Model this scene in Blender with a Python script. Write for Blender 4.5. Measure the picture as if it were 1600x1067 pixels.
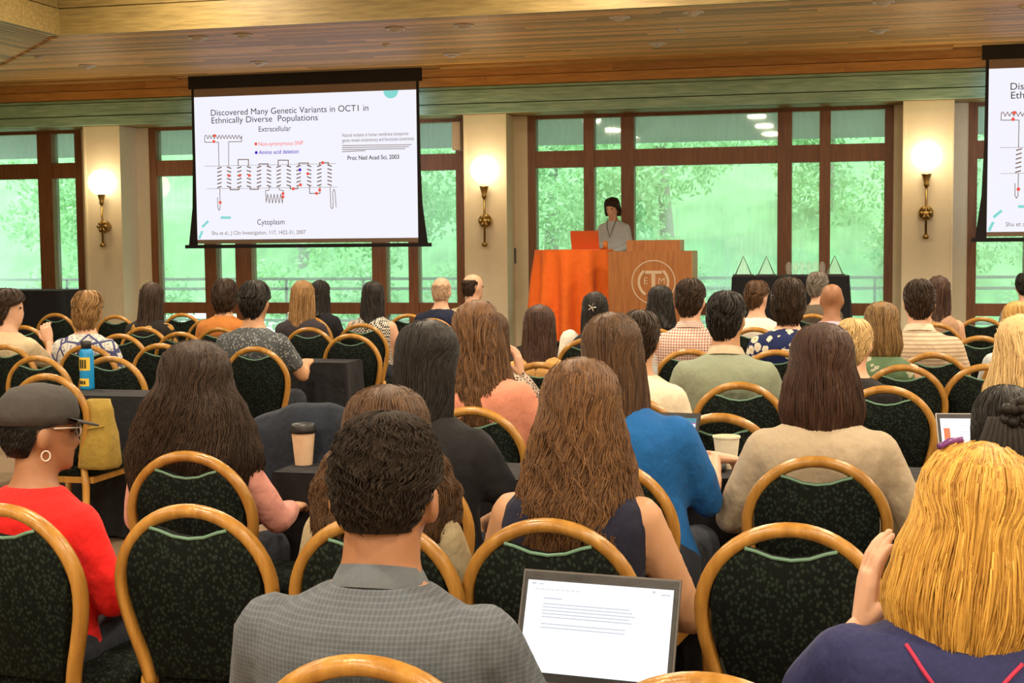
import bpy, math, random
from mathutils import Vector as V, Matrix
PI = math.pi
random.seed(11)
rnd = random.Random(5)
scene = bpy.context.scene
COL = scene.collection
for o in list(bpy.data.objects): bpy.data.objects.remove(o)

# ------------------------------------------------------------------ camera
F = 2200.0
CAM = V((0, 0, 1.52))
TH, PH, RO = math.radians(13.7), math.atan(158.5 / F), 0.0093
fwd = V((-math.sin(TH) * math.cos(PH), math.cos(TH) * math.cos(PH), -math.sin(PH)))
r0 = V((math.cos(TH), math.sin(TH), 0))
u0 = r0.cross(fwd)
RT = r0 * math.cos(RO) - u0 * math.sin(RO)
UP = u0 * math.cos(RO) + r0 * math.sin(RO)
cd = bpy.data.cameras.new('camera'); cd.sensor_width = 36; cd.lens = F / 1600 * 36
cd.clip_start = .05; cd.clip_end = 300
cam = bpy.data.objects.new('camera', cd); COL.objects.link(cam)
m = Matrix((RT, UP, -fwd)).transposed().to_4x4(); m.translation = CAM
cam.matrix_world = m
scene.camera = cam
cd.dof.use_dof = False

# ------------------------------------------------------------------ world and exposure
w = bpy.data.worlds.new('world'); scene.world = w; w.use_nodes = True
bg = w.node_tree.nodes['Background']; bg.inputs[0].default_value = (.86, .95, 1, 1); bg.inputs[1].default_value = 3.6
vs = scene.view_settings
vs.view_transform = 'Standard'; vs.look = 'None'; vs.gamma = 1; vs.use_curve_mapping = False; vs.exposure = 0.4

def ray(x, y): return fwd + RT * ((x - 800) / F) + UP * ((533.5 - y) / F)
def PD(x, y, d): return CAM + ray(x, y) * d
def PY(x, y, Y):
    r = ray(x, y); return CAM + r * (Y / r.y)
def PZ(x, y, z):
    r = ray(x, y); return CAM + r * ((z - CAM.z) / r.z)
def zat(x, y, Y): return PY(x, y, Y).z
def xat(x, y, Y): return PY(x, y, Y).x

# ------------------------------------------------------------------ materials
def newmat(name):
    mt = bpy.data.materials.new(name); mt.use_nodes = True
    nt = mt.node_tree; b = nt.nodes['Principled BSDF']
    return mt, nt, b
def node(nt, t, **kw):
    n = nt.nodes.new(t)
    for k, v in kw.items():
        if k in n.inputs.keys() if hasattr(n.inputs, 'keys') else False: n.inputs[k].default_value = v
        else: setattr(n, k, v)
    return n
def c4(c): return (c[0], c[1], c[2], 1)
def mixc(nt, fac, a, b):
    n = nt.nodes.new('ShaderNodeMix'); n.data_type = 'RGBA'
    for s, v in ((0, fac), (6, a), (7, b)):
        if isinstance(v, (tuple, list)): n.inputs[s].default_value = c4(v)
        elif isinstance(v, (int, float)): n.inputs[s].default_value = v
        else: nt.links.new(v, n.inputs[s])
    return n.outputs[2]
def mth(nt, op, a, b=0.0, c=0.0):
    n = nt.nodes.new('ShaderNodeMath'); n.operation = op
    for i, v in enumerate((a, b, c)):
        if isinstance(v, (int, float)): n.inputs[i].default_value = v
        else: nt.links.new(v, n.inputs[i])
    return n.outputs[0]
def coords(nt, scale=(1, 1, 1), kind='Object', rot=(0, 0, 0)):
    t = nt.nodes.new('ShaderNodeTexCoord'); mp = nt.nodes.new('ShaderNodeMapping')
    mp.inputs['Scale'].default_value = scale; mp.inputs['Rotation'].default_value = rot
    nt.links.new(t.outputs[kind], mp.inputs[0]); return mp.outputs[0]
def noise_t(nt, vec, scale, detail=3, rough=.55):
    n = nt.nodes.new('ShaderNodeTexNoise'); n.inputs['Scale'].default_value = scale
    n.inputs['Detail'].default_value = detail; n.inputs['Roughness'].default_value = rough
    nt.links.new(vec, n.inputs['Vector']); return n.outputs['Fac']
def sharpen(nt, f, lo, hi):
    n = nt.nodes.new('ShaderNodeMapRange'); n.inputs[1].default_value = lo; n.inputs[2].default_value = hi
    nt.links.new(f, n.inputs[0]); return n.outputs[0]
def bump(nt, b, h, strength, dist=.01):
    n = nt.nodes.new('ShaderNodeBump'); n.inputs['Strength'].default_value = strength; n.inputs['Distance'].default_value = dist
    nt.links.new(h, n.inputs['Height']); nt.links.new(n.outputs[0], b.inputs['Normal'])
_M = {}
def M(name, col, rough=.6, var=.12, sc=30, bmp=.15, metal=0, spec=.5):
    """plain material: colour with soft noise variation and fine relief"""
    if name in _M: return _M[name]
    mt, nt, b = newmat(name); vec = coords(nt)
    f = noise_t(nt, vec, sc)
    dark = tuple(c * (1 - var) for c in col); lite = tuple(min(1, c * (1 + var)) for c in col)
    nt.links.new(mixc(nt, f, dark, lite), b.inputs['Base Color'])
    b.inputs['Roughness'].default_value = rough; b.inputs['Metallic'].default_value = metal
    b.inputs['Specular IOR Level'].default_value = spec
    if bmp: bump(nt, b, f, bmp)
    _M[name] = mt; return mt
def wood(name, a, c, axis='X', rough=.45, scale=1.0, rand=.25):
    if name in _M: return _M[name]
    mt, nt, b = newmat(name)
    s = {'X': (1.2, 14, 14), 'Y': (14, 1.2, 14), 'Z': (14, 14, 1.2)}[axis]
    vec = coords(nt, tuple(q * scale for q in s))
    oi = nt.nodes.new('ShaderNodeObjectInfo')
    ad = nt.nodes.new('ShaderNodeVectorMath'); ad.operation = 'ADD'
    cm = nt.nodes.new('ShaderNodeCombineXYZ')
    r17 = mth(nt, 'MULTIPLY', oi.outputs['Random'], 37)
    for i in range(3): nt.links.new(r17, cm.inputs[i])
    nt.links.new(vec, ad.inputs[0]); nt.links.new(cm.outputs[0], ad.inputs[1])
    f = noise_t(nt, ad.outputs[0], 2.5, 5, .6)
    f = sharpen(nt, f, .3, .72)
    base = mixc(nt, f, a, c)
    k = mth(nt, 'MULTIPLY_ADD', oi.outputs['Random'], rand * 2, 1 - rand)
    hs = nt.nodes.new('ShaderNodeHueSaturation'); nt.links.new(base, hs.inputs['Color']); nt.links.new(k, hs.inputs['Value'])
    nt.links.new(hs.outputs[0], b.inputs['Base Color'])
    b.inputs['Roughness'].default_value = rough
    bump(nt, b, f, .1)
    _M[name] = mt; return mt
def emit(name, col, s):
    if name in _M: return _M[name]
    mt, nt, b = newmat(name)
    b.inputs['Base Color'].default_value = (.02, .02, .02, 1); b.inputs['Specular IOR Level'].default_value = .15; b.inputs['Emission Color'].default_value = c4(col); b.inputs['Emission Strength'].default_value = s
    _M[name] = mt; return mt
def hairmat(name, a, c, rough=.38):
    if name in _M: return _M[name]
    mt, nt, b = newmat(name)
    g = nt.nodes.new('ShaderNodeNewGeometry'); vec = coords(nt, (30, 30, 4))
    f = mth(nt, 'ADD', mth(nt, 'MULTIPLY', g.outputs['Random Per Island'], .65), mth(nt, 'MULTIPLY', noise_t(nt, vec, 3, 3), .45))
    nt.links.new(mixc(nt, sharpen(nt, f, .15, .95), a, c), b.inputs['Base Color'])
    b.inputs['Roughness'].default_value = rough + .1; b.inputs['Specular IOR Level'].default_value = .25
    bump(nt, b, noise_t(nt, coords(nt, (160, 160, 12)), 1.5, 2), .5, .004)
    _M[name] = mt; return mt
def cloth(name, kind, cols, sc=1.0, rough=.85):
    """woven cloth; kind: plain, check, stripe, floral, speckle, hound, patch, plaid"""
    if name in _M: return _M[name]
    mt, nt, b = newmat(name); vec = coords(nt); a = cols[0]; c = cols[1] if len(cols) > 1 else tuple(min(1, q * 1.25) for q in a)
    fold = noise_t(nt, coords(nt, (7, 7, 5)), 1.6, 3)
    if kind == 'plain': base = mixc(nt, noise_t(nt, vec, 160, 2), a, c)
    elif kind in ('check', 'plaid', 'stripe'):
        sp = nt.nodes.new('ShaderNodeSeparateXYZ'); nt.links.new(vec, sp.inputs[0])
        def lines(o, n, wd): return mth(nt, 'LESS_THAN', mth(nt, 'FRACT', mth(nt, 'MULTIPLY_ADD', o, n, 50)), wd)
        n = 62 / sc
        if kind == 'stripe': fac = mth(nt, 'MULTIPLY', lines(sp.outputs[2], n, .3), .8)
        else: fac = mth(nt, 'MULTIPLY', mth(nt, 'ADD', lines(sp.outputs[0], n, .36), lines(sp.outputs[2], n, .36)), .5 if kind == 'check' else .35)
        base = mixc(nt, fac, a, c)
    elif kind == 'hound':
        ch = nt.nodes.new('ShaderNodeTexChecker'); ch.inputs['Scale'].default_value = 42 / sc; nt.links.new(vec, ch.inputs['Vector'])
        base = mixc(nt, ch.outputs['Fac'], a, c)
    elif kind in ('floral', 'speckle', 'patch'):
        vo = nt.nodes.new('ShaderNodeTexVoronoi'); vo.inputs['Scale'].default_value = {'floral': 15, 'speckle': 70, 'patch': 9}[kind] / sc
        nt.links.new(vec, vo.inputs['Vector'])
        if kind == 'patch':
            vo.feature = 'DISTANCE_TO_EDGE'
            base = mixc(nt, mth(nt, 'LESS_THAN', vo.outputs['Distance'], .07), mixc(nt, sharpen(nt, noise_t(nt, vec, 60), .55, .6), a, cols[2]), c)
        else:
            wob = mth(nt, 'ADD', vo.outputs['Distance'], mth(nt, 'MULTIPLY', noise_t(nt, vec, 55 / sc, 1), .35))
            base = mixc(nt, mth(nt, 'LESS_THAN', wob, .56 if kind == 'floral' else .5), a, c)
            if len(cols) > 2: base = mixc(nt, mth(nt, 'LESS_THAN', wob, .27), base, cols[2])
    nt.links.new(base, b.inputs['Base Color']); b.inputs['Roughness'].default_value = rough
    b.inputs['Specular IOR Level'].default_value = .2; b.inputs['Sheen Weight'].default_value = .04
    bump(nt, b, fold, .6, .03)
    _M[name] = mt; return mt
def skin(name, col):
    if name in _M: return _M[name]
    mt, nt, b = newmat(name)
    f = noise_t(nt, coords(nt), 25, 3)
    nt.links.new(mixc(nt, f, tuple(q * .88 for q in col), tuple(min(1, q * 1.1) for q in col)), b.inputs['Base Color'])
    b.inputs['Roughness'].default_value = .5; b.inputs['Subsurface Weight'].default_value = .08
    b.inputs['Subsurface Radius'].default_value = (.01, .004, .002)
    _M[name] = mt; return mt

# ------------------------------------------------------------------ mesh collector
class MB:
    def __init__(s): s.v = []; s.f = []
    def add(s, vs_, fs):
        o = len(s.v); s.v += [tuple(q) for q in vs_]; s.f += [tuple(i + o for i in q) for q in fs]; return s
    def box(s, lo, hi):
        x0, y0, z0 = lo; x1, y1, z1 = hi
        return s.add([(x0, y0, z0), (x1, y0, z0), (x1, y1, z0), (x0, y1, z0), (x0, y0, z1), (x1, y0, z1), (x1, y1, z1), (x0, y1, z1)],
                     [(3, 2, 1, 0), (4, 5, 6, 7), (0, 1, 5, 4), (1, 2, 6, 5), (2, 3, 7, 6), (3, 0, 4, 7)])
    def rings(s, rs, cap=True, closed=True):
        n = len(rs[0]); fs = []
        for i in range(len(rs) - 1):
            for j in range(n if closed else n - 1):
                a, b = i * n + j, i * n + (j + 1) % n
                fs.append((a, b, b + n, a + n))
        vs_ = [p for r in rs for p in r]
        if cap:
            fs.append(tuple(range(n - 1, -1, -1))); fs.append(tuple((len(rs) - 1) * n + j for j in range(n)))
        return s.add(vs_, fs)
    def ell(s, secs, n=16):
        """secs: (x, y, z, rx, ry) horizontal ellipses"""
        return s.rings([[V((x + rx * math.cos(2 * PI * j / n), y + ry * math.sin(2 * PI * j / n), z)) for j in range(n)] for x, y, z, rx, ry in secs])
    def tube(s, pts, rad, n=8, flat=1.0, cap=True, loop=False, side=None):
        """swept tube; side: axis that the flat factor squeezes"""
        pts = [V(p) for p in pts]; N = len(pts)
        if not isinstance(rad, (list, tuple)): rad = [rad] * N
        rs = []; ref = V(side) if side else None
        prev = None
        for i in range(N):
            t = (pts[(i + 1) % N] - pts[i - 1]) if loop else (pts[min(i + 1, N - 1)] - pts[max(i - 1, 0)])
            t.normalize()
            if ref is not None: a = ref - t * ref.dot(t)
            elif prev is None: a = t.orthogonal()
            else: a = prev - t * prev.dot(t)
            if a.length < 1e-6: a = t.orthogonal()
            a.normalize(); prev = a; b = t.cross(a)
            rs.append([pts[i] + a * (rad[i] * flat * math.cos(2 * PI * j / n)) + b * (rad[i] * math.sin(2 * PI * j / n)) for j in range(n)])
        if loop: rs.append(rs[0]); return s.rings(rs, cap=False)
        return s.rings(rs, cap=cap)
    def limb(s, pts, rad, n=10):
        """tube with rounded ends, radii per point"""
        pts = [V(p) for p in pts]
        d0 = (pts[0] - pts[1]).normalized(); d1 = (pts[-1] - pts[-2]).normalized()
        P = [pts[0] + d0 * rad[0] * .95, pts[0] + d0 * rad[0] * .6] + pts + [pts[-1] + d1 * rad[-1] * .6, pts[-1] + d1 * rad[-1] * .95]
        return s.tube(P, [rad[0] * .3, rad[0] * .8] + list(rad) + [rad[-1] * .8, rad[-1] * .3], n)
    def ball(s, c, r, n=12, k=8, mat=None):
        r = (r, r, r) if isinstance(r, (int, float)) else r; rs = []
        for i in range(k + 1):
            e = -PI / 2 + PI * (i + (.02 if i == 0 else -.02 if i == k else 0)) / k
            ring = [V((r[0] * math.cos(e) * math.cos(2 * PI * j / n), r[1] * math.cos(e) * math.sin(2 * PI * j / n), r[2] * math.sin(e))) for j in range(n)]
            rs.append([(mat @ p if mat else p) + V(c) for p in ring])
        return s.rings(rs)
    def lathe(s, prof, c=(0, 0, 0), n=20, cap=True):
        c = V(c)
        return s.rings([[c + V((r * math.cos(2 * PI * j / n), r * math.sin(2 * PI * j / n), z)) for j in range(n)] for r, z in prof], cap)
    def xf(s, mt):
        s.v = [tuple(mt @ V(p)) for p in s.v]; return s
    def mesh(s, name, smooth=True):
        me = bpy.data.meshes.new(name); me.from_pydata(s.v, [], s.f)
        if smooth: me.polygons.foreach_set('use_smooth', [True] * len(me.polygons))
        me.update(); return me
    def build(s, name, mat, parent=None, smooth=False):
        return obj(name, s.mesh(name, smooth), mat, parent)
def obj(name, me, mat, parent=None):
    o = bpy.data.objects.new(name, me); COL.objects.link(o)
    if mat is not None and me is not None and not me.materials: me.materials.append(mat)
    if parent is not None: o.parent = parent
    return o
def tag(o, label, cat, group=None):
    o['label'] = label; o['category'] = cat
    if group: o['group'] = group
    return o
def empty(name, loc=(0, 0, 0), rz=0):
    o = bpy.data.objects.new(name, None); COL.objects.link(o); o.location = loc; o.rotation_euler.z = rz; return o
def struct(o): o['kind'] = 'structure'; return o
def bx(name, lo, hi, mat, parent=None):
    return MB().box([min(a, b) for a, b in zip(lo, hi)], [max(a, b) for a, b in zip(lo, hi)]).build(name, mat, parent)
def copy_tree(o, parent=None):
    c = o.copy(); COL.objects.link(c); c.parent = parent
    for ch in list(o.children): copy_tree(ch, c)
    return c
def text(name, body, size, loc, mat, parent, align='LEFT', xs=1.0, bold=0.0):
    cu = bpy.data.curves.new(name, 'FONT'); cu.body = body; cu.size = size; cu.align_x = align; cu.offset = bold
    t = bpy.data.objects.new(name, cu); COL.objects.link(t)
    bpy.context.view_layer.update()
    me = bpy.data.meshes.new_from_object(t.evaluated_get(bpy.context.evaluated_depsgraph_get()))
    bpy.data.objects.remove(t)
    # letters lie in XY: stand them up in XZ
    me.transform(Matrix(((xs, 0, 0, loc[0]), (0, 0, -1, loc[1]), (0, 1, 0, loc[2]), (0, 0, 0, 1))))
    me.materials.clear()
    return obj(name, me, mat, parent)

# ------------------------------------------------------------------ the room
YW, YP, YB, YS = 17.1, 16.6, 16.5, 16.3          # window plane, pier front, beam front, projection screen
ZS = zat(771, 103, YB)                            # soffit height
ZB0, ZB1, ZB2, ZB3 = [zat(800, q, YB) for q in (176, 160, 138, 132)]
YT = PZ(530, 32, ZS).y                            # near edge of the perimeter soffit
XT = PZ(75, 49, ZS).x                             # left edge of the raised tray
XL, XR, YR, ZT = xat(-330, 350, YW) - .05, 9.5, -6.0, ZS + .75
print('ZS', ZS, 'beam', ZB0, ZB3, 'YT', YT, 'XT', XT)
WOODC = wood('ceiling_cedar', (.62, .33, .09), (.92, .58, .22), 'X', .5, rand=.38)
WOODCY = wood('ceiling_cedar_side', (.62, .34, .09), (.94, .60, .22), 'Y', .5, rand=.38)
OLIVE = wood('olive_stained_beam', (.17, .115, .035), (.33, .235, .075), 'X', .5, rand=.1)
FASC = wood('fascia_cedar', (.50, .24, .06), (.74, .41, .13), 'X', .4, rand=.15)
GREENW = wood('green_stained_beam', (.20, .40, .30), (.46, .72, .57), 'X', .45, rand=.12)
FRAME = wood('window_frame_wood', (.155, .055, .02), (.26, .10, .035), 'Z', .45, rand=.1)
CREAM = M('cream_plaster', (.80, .71, .52), .8, .05, 12, .08)
CARPET = M('carpet', (.22, .15, .09), .95, .4, 60, .4)
DARKM = M('black_metal', (.02, .02, .022), .4, .1)
WHITE = M('white_enamel', (.75, .72, .66), .4, .04)
BRASS = M('aged_brass', (.42, .28, .10), .32, .15, 20, .05, 1)
BLACKCL = cloth('black_tablecloth', 'plain', [(.012, .012, .014), (.022, .022, .026)])

struct(bx('floor', (XL, YR, -.2), (XR, YW, 0), CARPET))
stage = struct(bx('stage_platform', (-3.6, 13.3, 0), (6.5, 16.55, .35), BLACKCL))
wl = struct(bx('wall_left', (XL - .2, YR, 0), (XL, YW, ZT), CREAM))
wr = struct(bx('wall_right', (XR, YR, 0), (XR + .2, YW, ZT), CREAM))
wb = struct(bx('wall_rear', (XL, YR - .2, 0), (XR, YR, ZT), CREAM))
ceil = struct(bx('ceiling', (XL - .2, YR - .2, ZT), (XR + .2, YW + .2, ZT + .2), M('tray_plaster', (.72, .62, .45), .8)))
# soffit deck above the boards, then every board a piece of its own
struct(bx('ceiling_soffit', (XL, YT, ZS + .03), (XR, YW, ZS + .12), OLIVE))
struct(bx('ceiling_soffit_side', (XL, YR, ZS + .03), (XT, YT, ZS + .12), OLIVE))
soff = bpy.data.objects['ceiling_soffit']; softs = bpy.data.objects['ceiling_soffit_side']
bw = .095; y = YT; row = 0
while y < YB - .01:
    x = XT - (y - YT); yy = min(y + bw - .012, YB)       # mitred corner: boards begin on the diagonal
    x = max(x, XL)
    while x < XR - .05:
        L = rnd.uniform(1.8, 4.2); x1 = min(x + L, XR)
        bx('board', (x, y, ZS), (x1 - .004, yy, ZS + .03 + rnd.uniform(-.004, 0)), WOODC, soff); x = x1
    y += bw; row += 1
x = XT
while x > XL + .02:
    y1 = YT + (XT - x); y0 = YR; yy = y1
    while yy > 4:
        L = rnd.uniform(2, 4); a = max(yy - L, YR)
        bx('board', (x - bw + .012, a + .004, ZS), (x, min(yy, YB), ZS + .03 + rnd.uniform(-.004, 0)), WOODCY, softs); yy = a
    x -= bw
# fascia of the raised tray
tf = struct(bx('trim_1', (XT, YT + .02, ZS), (XR, YT + .1, ZT), OLIVE))
for i in range(3): bx('plank', (XT, YT - .03 + .012 * i, ZS - .02 + i * .27), (XR, YT + .02, ZS - .02 + (i + 1) * .27 - .012), OLIVE, tf)
tl = struct(bx('trim_2', (XT - .1, YR, ZS), (XT - .02, YT, ZT), OLIVE))
for i in range(3): bx('plank', (XT - .02, YR, ZS - .02 + i * .27), (XT + .03 - .012 * i, YT - .03, ZS - .02 + (i + 1) * .27 - .012), OLIVE, tl)
# wooden fascia and green beam over the windows
wf = struct(bx('wall_front', (XL, YB + .06, ZB0), (XR, YW + .2, ZS + .12), OLIVE))
h = (ZS - ZB3) / 2
for i in range(2):
    x = XL
    while x < XR:
        x1 = min(x + rnd.uniform(2.6, 4.4), XR)
        bx('fascia_plank', (x, YB + .005 + .01 * i, ZB3 + h * i + .004), (x1 - .003, YB + .06, ZB3 + h * (i + 1) - .004), FASC, wf); x = x1
for z0, z1, dy in ((ZB0, ZB1, -.03), (ZB1, ZB2, -.03), (ZB2, ZB3, 0)):
    bx('beam_plank', (XL, YB + dy, z0 + .006), (XR, YB + .06, z1 - .006), GREENW, wf)
# ledge boards on the soffit either side of the screen slot
for x0, x1, n in ((XL, PY(265, 118, 16.2).x, 4), (PY(684, 104, 16.2).x, PY(1490, 62, 16.2).x, 5)):
    bx('trim_board', (x0, 16.22, ZS - .028), (x1, 16.42, ZS), WOODC, wf)
# window bays: frame edges from the photograph at the window plane
def X(px): return xat(px, 350, YW)
zt0, zt1 = zat(876, 262, YW), zat(876, 236, YW)
zs0, zs1 = zat(800, 491, YW), zat(800, 473, YW)
zh = zat(876, 186, YW)
GL, nt, b = newmat('misted_glass')
tr = nt.nodes.new('ShaderNodeBsdfTransparent'); tr.inputs[0].default_value = (.88, 1, .93, 1)
df = nt.nodes.new('ShaderNodeBsdfTranslucent'); df.inputs[0].default_value = (.82, .93, .86, 1)
gs = nt.nodes.new('ShaderNodeBsdfGlossy'); gs.inputs['Roughness'].default_value = .03
st = noise_t(nt, coords(nt, (9, 9, .8)), 2.2, 4, .6); big = noise_t(nt, coords(nt, (.7, .7, .7)), 1.3, 2)
fac = sharpen(nt, mth(nt, 'ADD', mth(nt, 'MULTIPLY', st, .35), mth(nt, 'MULTIPLY', big, .6)), .30, 1.45)
mx = nt.nodes.new('ShaderNodeMixShader'); nt.links.new(fac, mx.inputs[0]); nt.links.new(tr.outputs[0], mx.inputs[1]); nt.links.new(df.outputs[0], mx.inputs[2])
m2 = nt.nodes.new('ShaderNodeMixShader'); m2.inputs[0].default_value = .05; nt.links.new(mx.outputs[0], m2.inputs[1]); nt.links.new(gs.outputs[0], m2.inputs[2])
nt.links.new(m2.outputs[0], nt.nodes['Material Output'].inputs[0])
BAYS = [  # left frame edge, mullions (left, right), right frame edge
    (-330, [(66, 88)], 134), (239, [(322, 340), (370, 395), (583, 605), (640, 655)], 727),
    (827, [(914, 930), (972, 992), (1215, 1237), (1280, 1297)], 1395), (1511, [(1600, 1617), (1660, 1680), (1900, 1922)], 2080)]
for bi, (l, mu, r_) in enumerate(BAYS):
    xl, xr = X(l), X(r_); fw = .1
    fr = MB()
    fr.box((xl, YW - .06, 0), (xl + fw, YW + .1, ZB0)).box((xr - fw, YW - .06, 0), (xr, YW + .1, ZB0))
    fr.box((xl + fw, YW - .05, zh), (xr - fw, YW + .1, ZB0)).box((xl + fw, YW - .05, 0), (xr - fw, YW + .1, .12))
    wo = struct(fr.build('window_%d' % (bi + 1), FRAME))
    edges = [xl + fw] + [q for a, c in mu for q in (X(a), X(c))] + [xr - fw]
    for a, c in mu: bx('mullion', (X(a), YW - .07, .12), (X(c), YW + .1, zh), FRAME, wo)
    for i in range(0, len(edges), 2):
        a, c = edges[i], edges[i + 1]
        bx('transom', (a, YW - .05, zt0), (c, YW + .09, zt1), FRAME, wo)
        bx('lower_rail', (a, YW - .05, zs0), (c, YW + .09, zs1), FRAME, wo)
        for z0, z1 in ((.12, zs0), (zs1, zt0), (zt1, zh)): bx('pane', (a, YW + .02, z0), (c, YW + .03, z1), GL, wo)
# piers between the bays
for i, (a, c, r_) in enumerate(((136, 190, 239), (727.5, 791, 827), (1411, 1487, 1511))):
    xa, xc = xat(a, 350, YP), xat(c, 350, YP); s_ = X(r_) - xc
    s_ = max(s_, .1) if i else X(239) - xc
    wo = struct(bx('wall_pier_%d' % (i + 1), (xa, YP, 0), (xc, YW - .05, ZB0), CREAM))
    x0 = X((134, 727, 1395)[i]); x1 = X(r_)
    bx('return_wall', (min(x0, xa), YW - .05, 0), (max(x1, xc), YW + .12, ZB0), CREAM, wo)
    for q in (xa, xc): bx('corner_bead', (q - .012, YP - .012, 0), (q + .012, YP + .012, ZB0), CREAM, wo)
# ---- wall sconces
GLOBE = emit('sconce_globe', (1, .84, .56), 5)
for px, i in ((160, 0), (757, 1), (1447, 2)):
    yc = (285, 265, 243)[i]; yb = (383, 382, 370)[i]; yr = (354, 345, 333)[i]; ycup = (306, 295, 276)[i]
    p = PY(px, yr, YP - .1); zr = p.z; zc = zat(px, yc, YP - .1); zcup = zat(px, ycup, YP - .1); zb = zat(px, yb, YP - .1)
    e = empty('wall_sconce', (p.x, YP - .1, zb))
    tag(e, 'lit brass globe sconce on the cream pier ' + ('beside the black-draped side table', 'between the projection screen and the orange table', 'between the award table and the cropped screen')[i], 'sconce', 'wall sconces')
    MB().ball((0, 0, zc - zb), .165, 24, 16).build('globe', GLOBE, e, True)
    MB().lathe([(.02, zcup - zb - .12), (.035, zcup - zb - .09), (.03, zcup - zb - .07), (.055, zcup - zb + .02), (.06, zcup - zb + .03)]).build('cup', BRASS, e, True)
    MB().tube([(0, 0, 0), (0, 0, zcup - zb - .08)], .014, 10).build('stem', BRASS, e, True)
    MB().ball((0, 0, 0), (.04, .04, .03)).build('finial', BRASS, e, True)
    ro = MB(); ro.lathe([(.02, -.02), (.075, 0), (.085, .03), (.075, .1)], n=20)
    for k in range(6): ro.ball((.05 * math.cos(k * PI / 3), .05 * math.sin(k * PI / 3), -.01), (.03, .02, .02), 8, 6, Matrix.Rotation(k * PI / 3, 3, 'Z'))
    ro.xf(Matrix.Translation((0, 0, zr - zb)) @ Matrix.Rotation(-PI / 2, 4, 'X')).build('rosette', BRASS, e, True)
    L = bpy.data.lights.new('sconce_light', 'POINT'); L.energy = 7; L.color = (1, .72, .38); L.shadow_soft_size = .16
    lo = bpy.data.objects.new('sconce_light', L); COL.objects.link(lo); lo.parent = e; lo.location = (0, -.3, zc - zb)
# ---- soffit downlights
def downlight(px, py, r, tilt, label):
    p = PZ(px, py, ZS); e = empty('ceiling_light', (p.x, p.y, ZS))
    tag(e, label, 'ceiling light', 'soffit downlights')
    MB().lathe([(r, 0), (r, -.012), (r * .78, -.016), (r * .72, -.002)], n=20).build('trim_ring', WHITE, e, True)
    o = MB().ball((0, 0, .005), (r * .7, r * .7, r * .5), 14, 8).build('eyeball', WHITE, e, True); o.rotation_euler.x = tilt
for q in ((310, 58), (380, 54), (137, 102), (405, 97), (618, 44), (725, 39), (706, 84), (968, 26), (1083, 18), (1027, 67), (1374, 46), (1380, 2)):
    downlight(*q, .1, .3, 'white round eyeball downlight in the cedar board soffit')
for q in ((60, 88), (603, 69), (1062, 45), (1598, 9)): 
    p = PZ(*q, ZS); tag(MB().lathe([(.045, 0), (.045, -.01), (.02, -.03), (.012, -.035)], (p.x, p.y, ZS), 14).build('sprinkler_cap', WHITE, None, True), 'small white sprinkler cap in the cedar board soffit', 'sprinkler', 'soffit sprinkler caps')
# ---- unseen lamps added in the raised tray to light the audience (above the frame)
ADDED_LAMP = emit('added_lamp_diffuser', (1, .86, .62), 6)
for i, (x, y) in enumerate([(x, y) for x in (-6, -2.2, 1.6, 5.4) for y in (-4.2, -1.4, 1.5, 5.0, 8.5, 11.6)]):
    e = empty('added_tray_light', (x, y, ZT)); tag(e, 'added unseen round lamp in the raised ceiling tray above the audience', 'ceiling light', 'added tray lamps')
    MB().lathe([(.24, 0), (.24, -.05), (.21, -.06), (.21, -.03)]).build('trim_ring', WHITE, e, True)
    MB().lathe([(.2, -.03), (.18, -.05), (.02, -.055)]).build('diffuser', ADDED_LAMP, e, True)
    L = bpy.data.lights.new('added_tray_lamp', 'AREA'); L.shape = 'DISK'; L.size = .4; L.energy = 78; L.color = (1, .84, .62)
    lo = bpy.data.objects.new('added_tray_lamp', L); COL.objects.link(lo); lo.parent = e; lo.location = (0, 0, -.07)
# ---- small wall fittings
p = PY(208, 416, YW - .05); tag(bx('thermostat', (p.x - .03, YW - .1, p.z - .06), (p.x + .03, YW - .05, p.z + .06), WHITE), 'small white thermostat on the cream wall beside the window', 'thermostat')
p = PY(800, 399, YW - .1)
e = empty('wall_intercom', (p.x, YW - .05, p.z - .1)); tag(e, 'dark grey intercom box on the cream pier near the orange table', 'intercom')
bx('case', (-.04, -.05, 0), (.04, 0, .19), M('dark_grey_plastic', (.05, .05, .05), .5), e); bx('face_plate', (-.028, -.06, .015), (.028, -.05, .17), M('grey_plate', (.2, .2, .19), .5), e)
p = PY(722, 213, YP + .2); tag(bx('wall_speaker', (p.x - .1, YP + .1, p.z - .17), (p.x, YP + .35, p.z + .17), M('beige_plastic', (.55, .42, .28), .6)), 'beige loudspeaker box on the side of the pier', 'speaker')

# ------------------------------------------------------------------ outside
eave = struct(MB().add([(XL, YW + .2, 3.1), (XR, YW + .2, 3.1), (XR, 19.5, 2.84), (XL, 19.5, 2.84), (XL, YW + .2, 3.3), (XR, YW + .2, 3.3), (XR, 19.5, 3.0), (XL, 19.5, 3.0)],
    [(3, 2, 1, 0), (4, 5, 6, 7), (0, 1, 5, 4), (1, 2, 6, 5), (2, 3, 7, 6), (3, 0, 4, 7)]).build('eave_soffit', M('grey_eave', (.42, .42, .40), .8)))
struct(bx('deck_ground', (XL - 14, YW + .2, -.3), (XR + 14, 23, -.05), M('paving', (.35, .36, .33), .9)))
LEAF, nt, b = newmat('leaf_green')
g = nt.nodes.new('ShaderNodeNewGeometry')
nt.links.new(mixc(nt, g.outputs['Random Per Island'], (.14, .29, .12), (.60, .78, .50)), b.inputs['Base Color']); b.inputs['Roughness'].default_value = .6
b.inputs['Transmission Weight'].default_value = 0
ts = nt.nodes.new('ShaderNodeBsdfTranslucent'); ts.inputs[0].default_value = (.42, .72, .34, 1)
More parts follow.
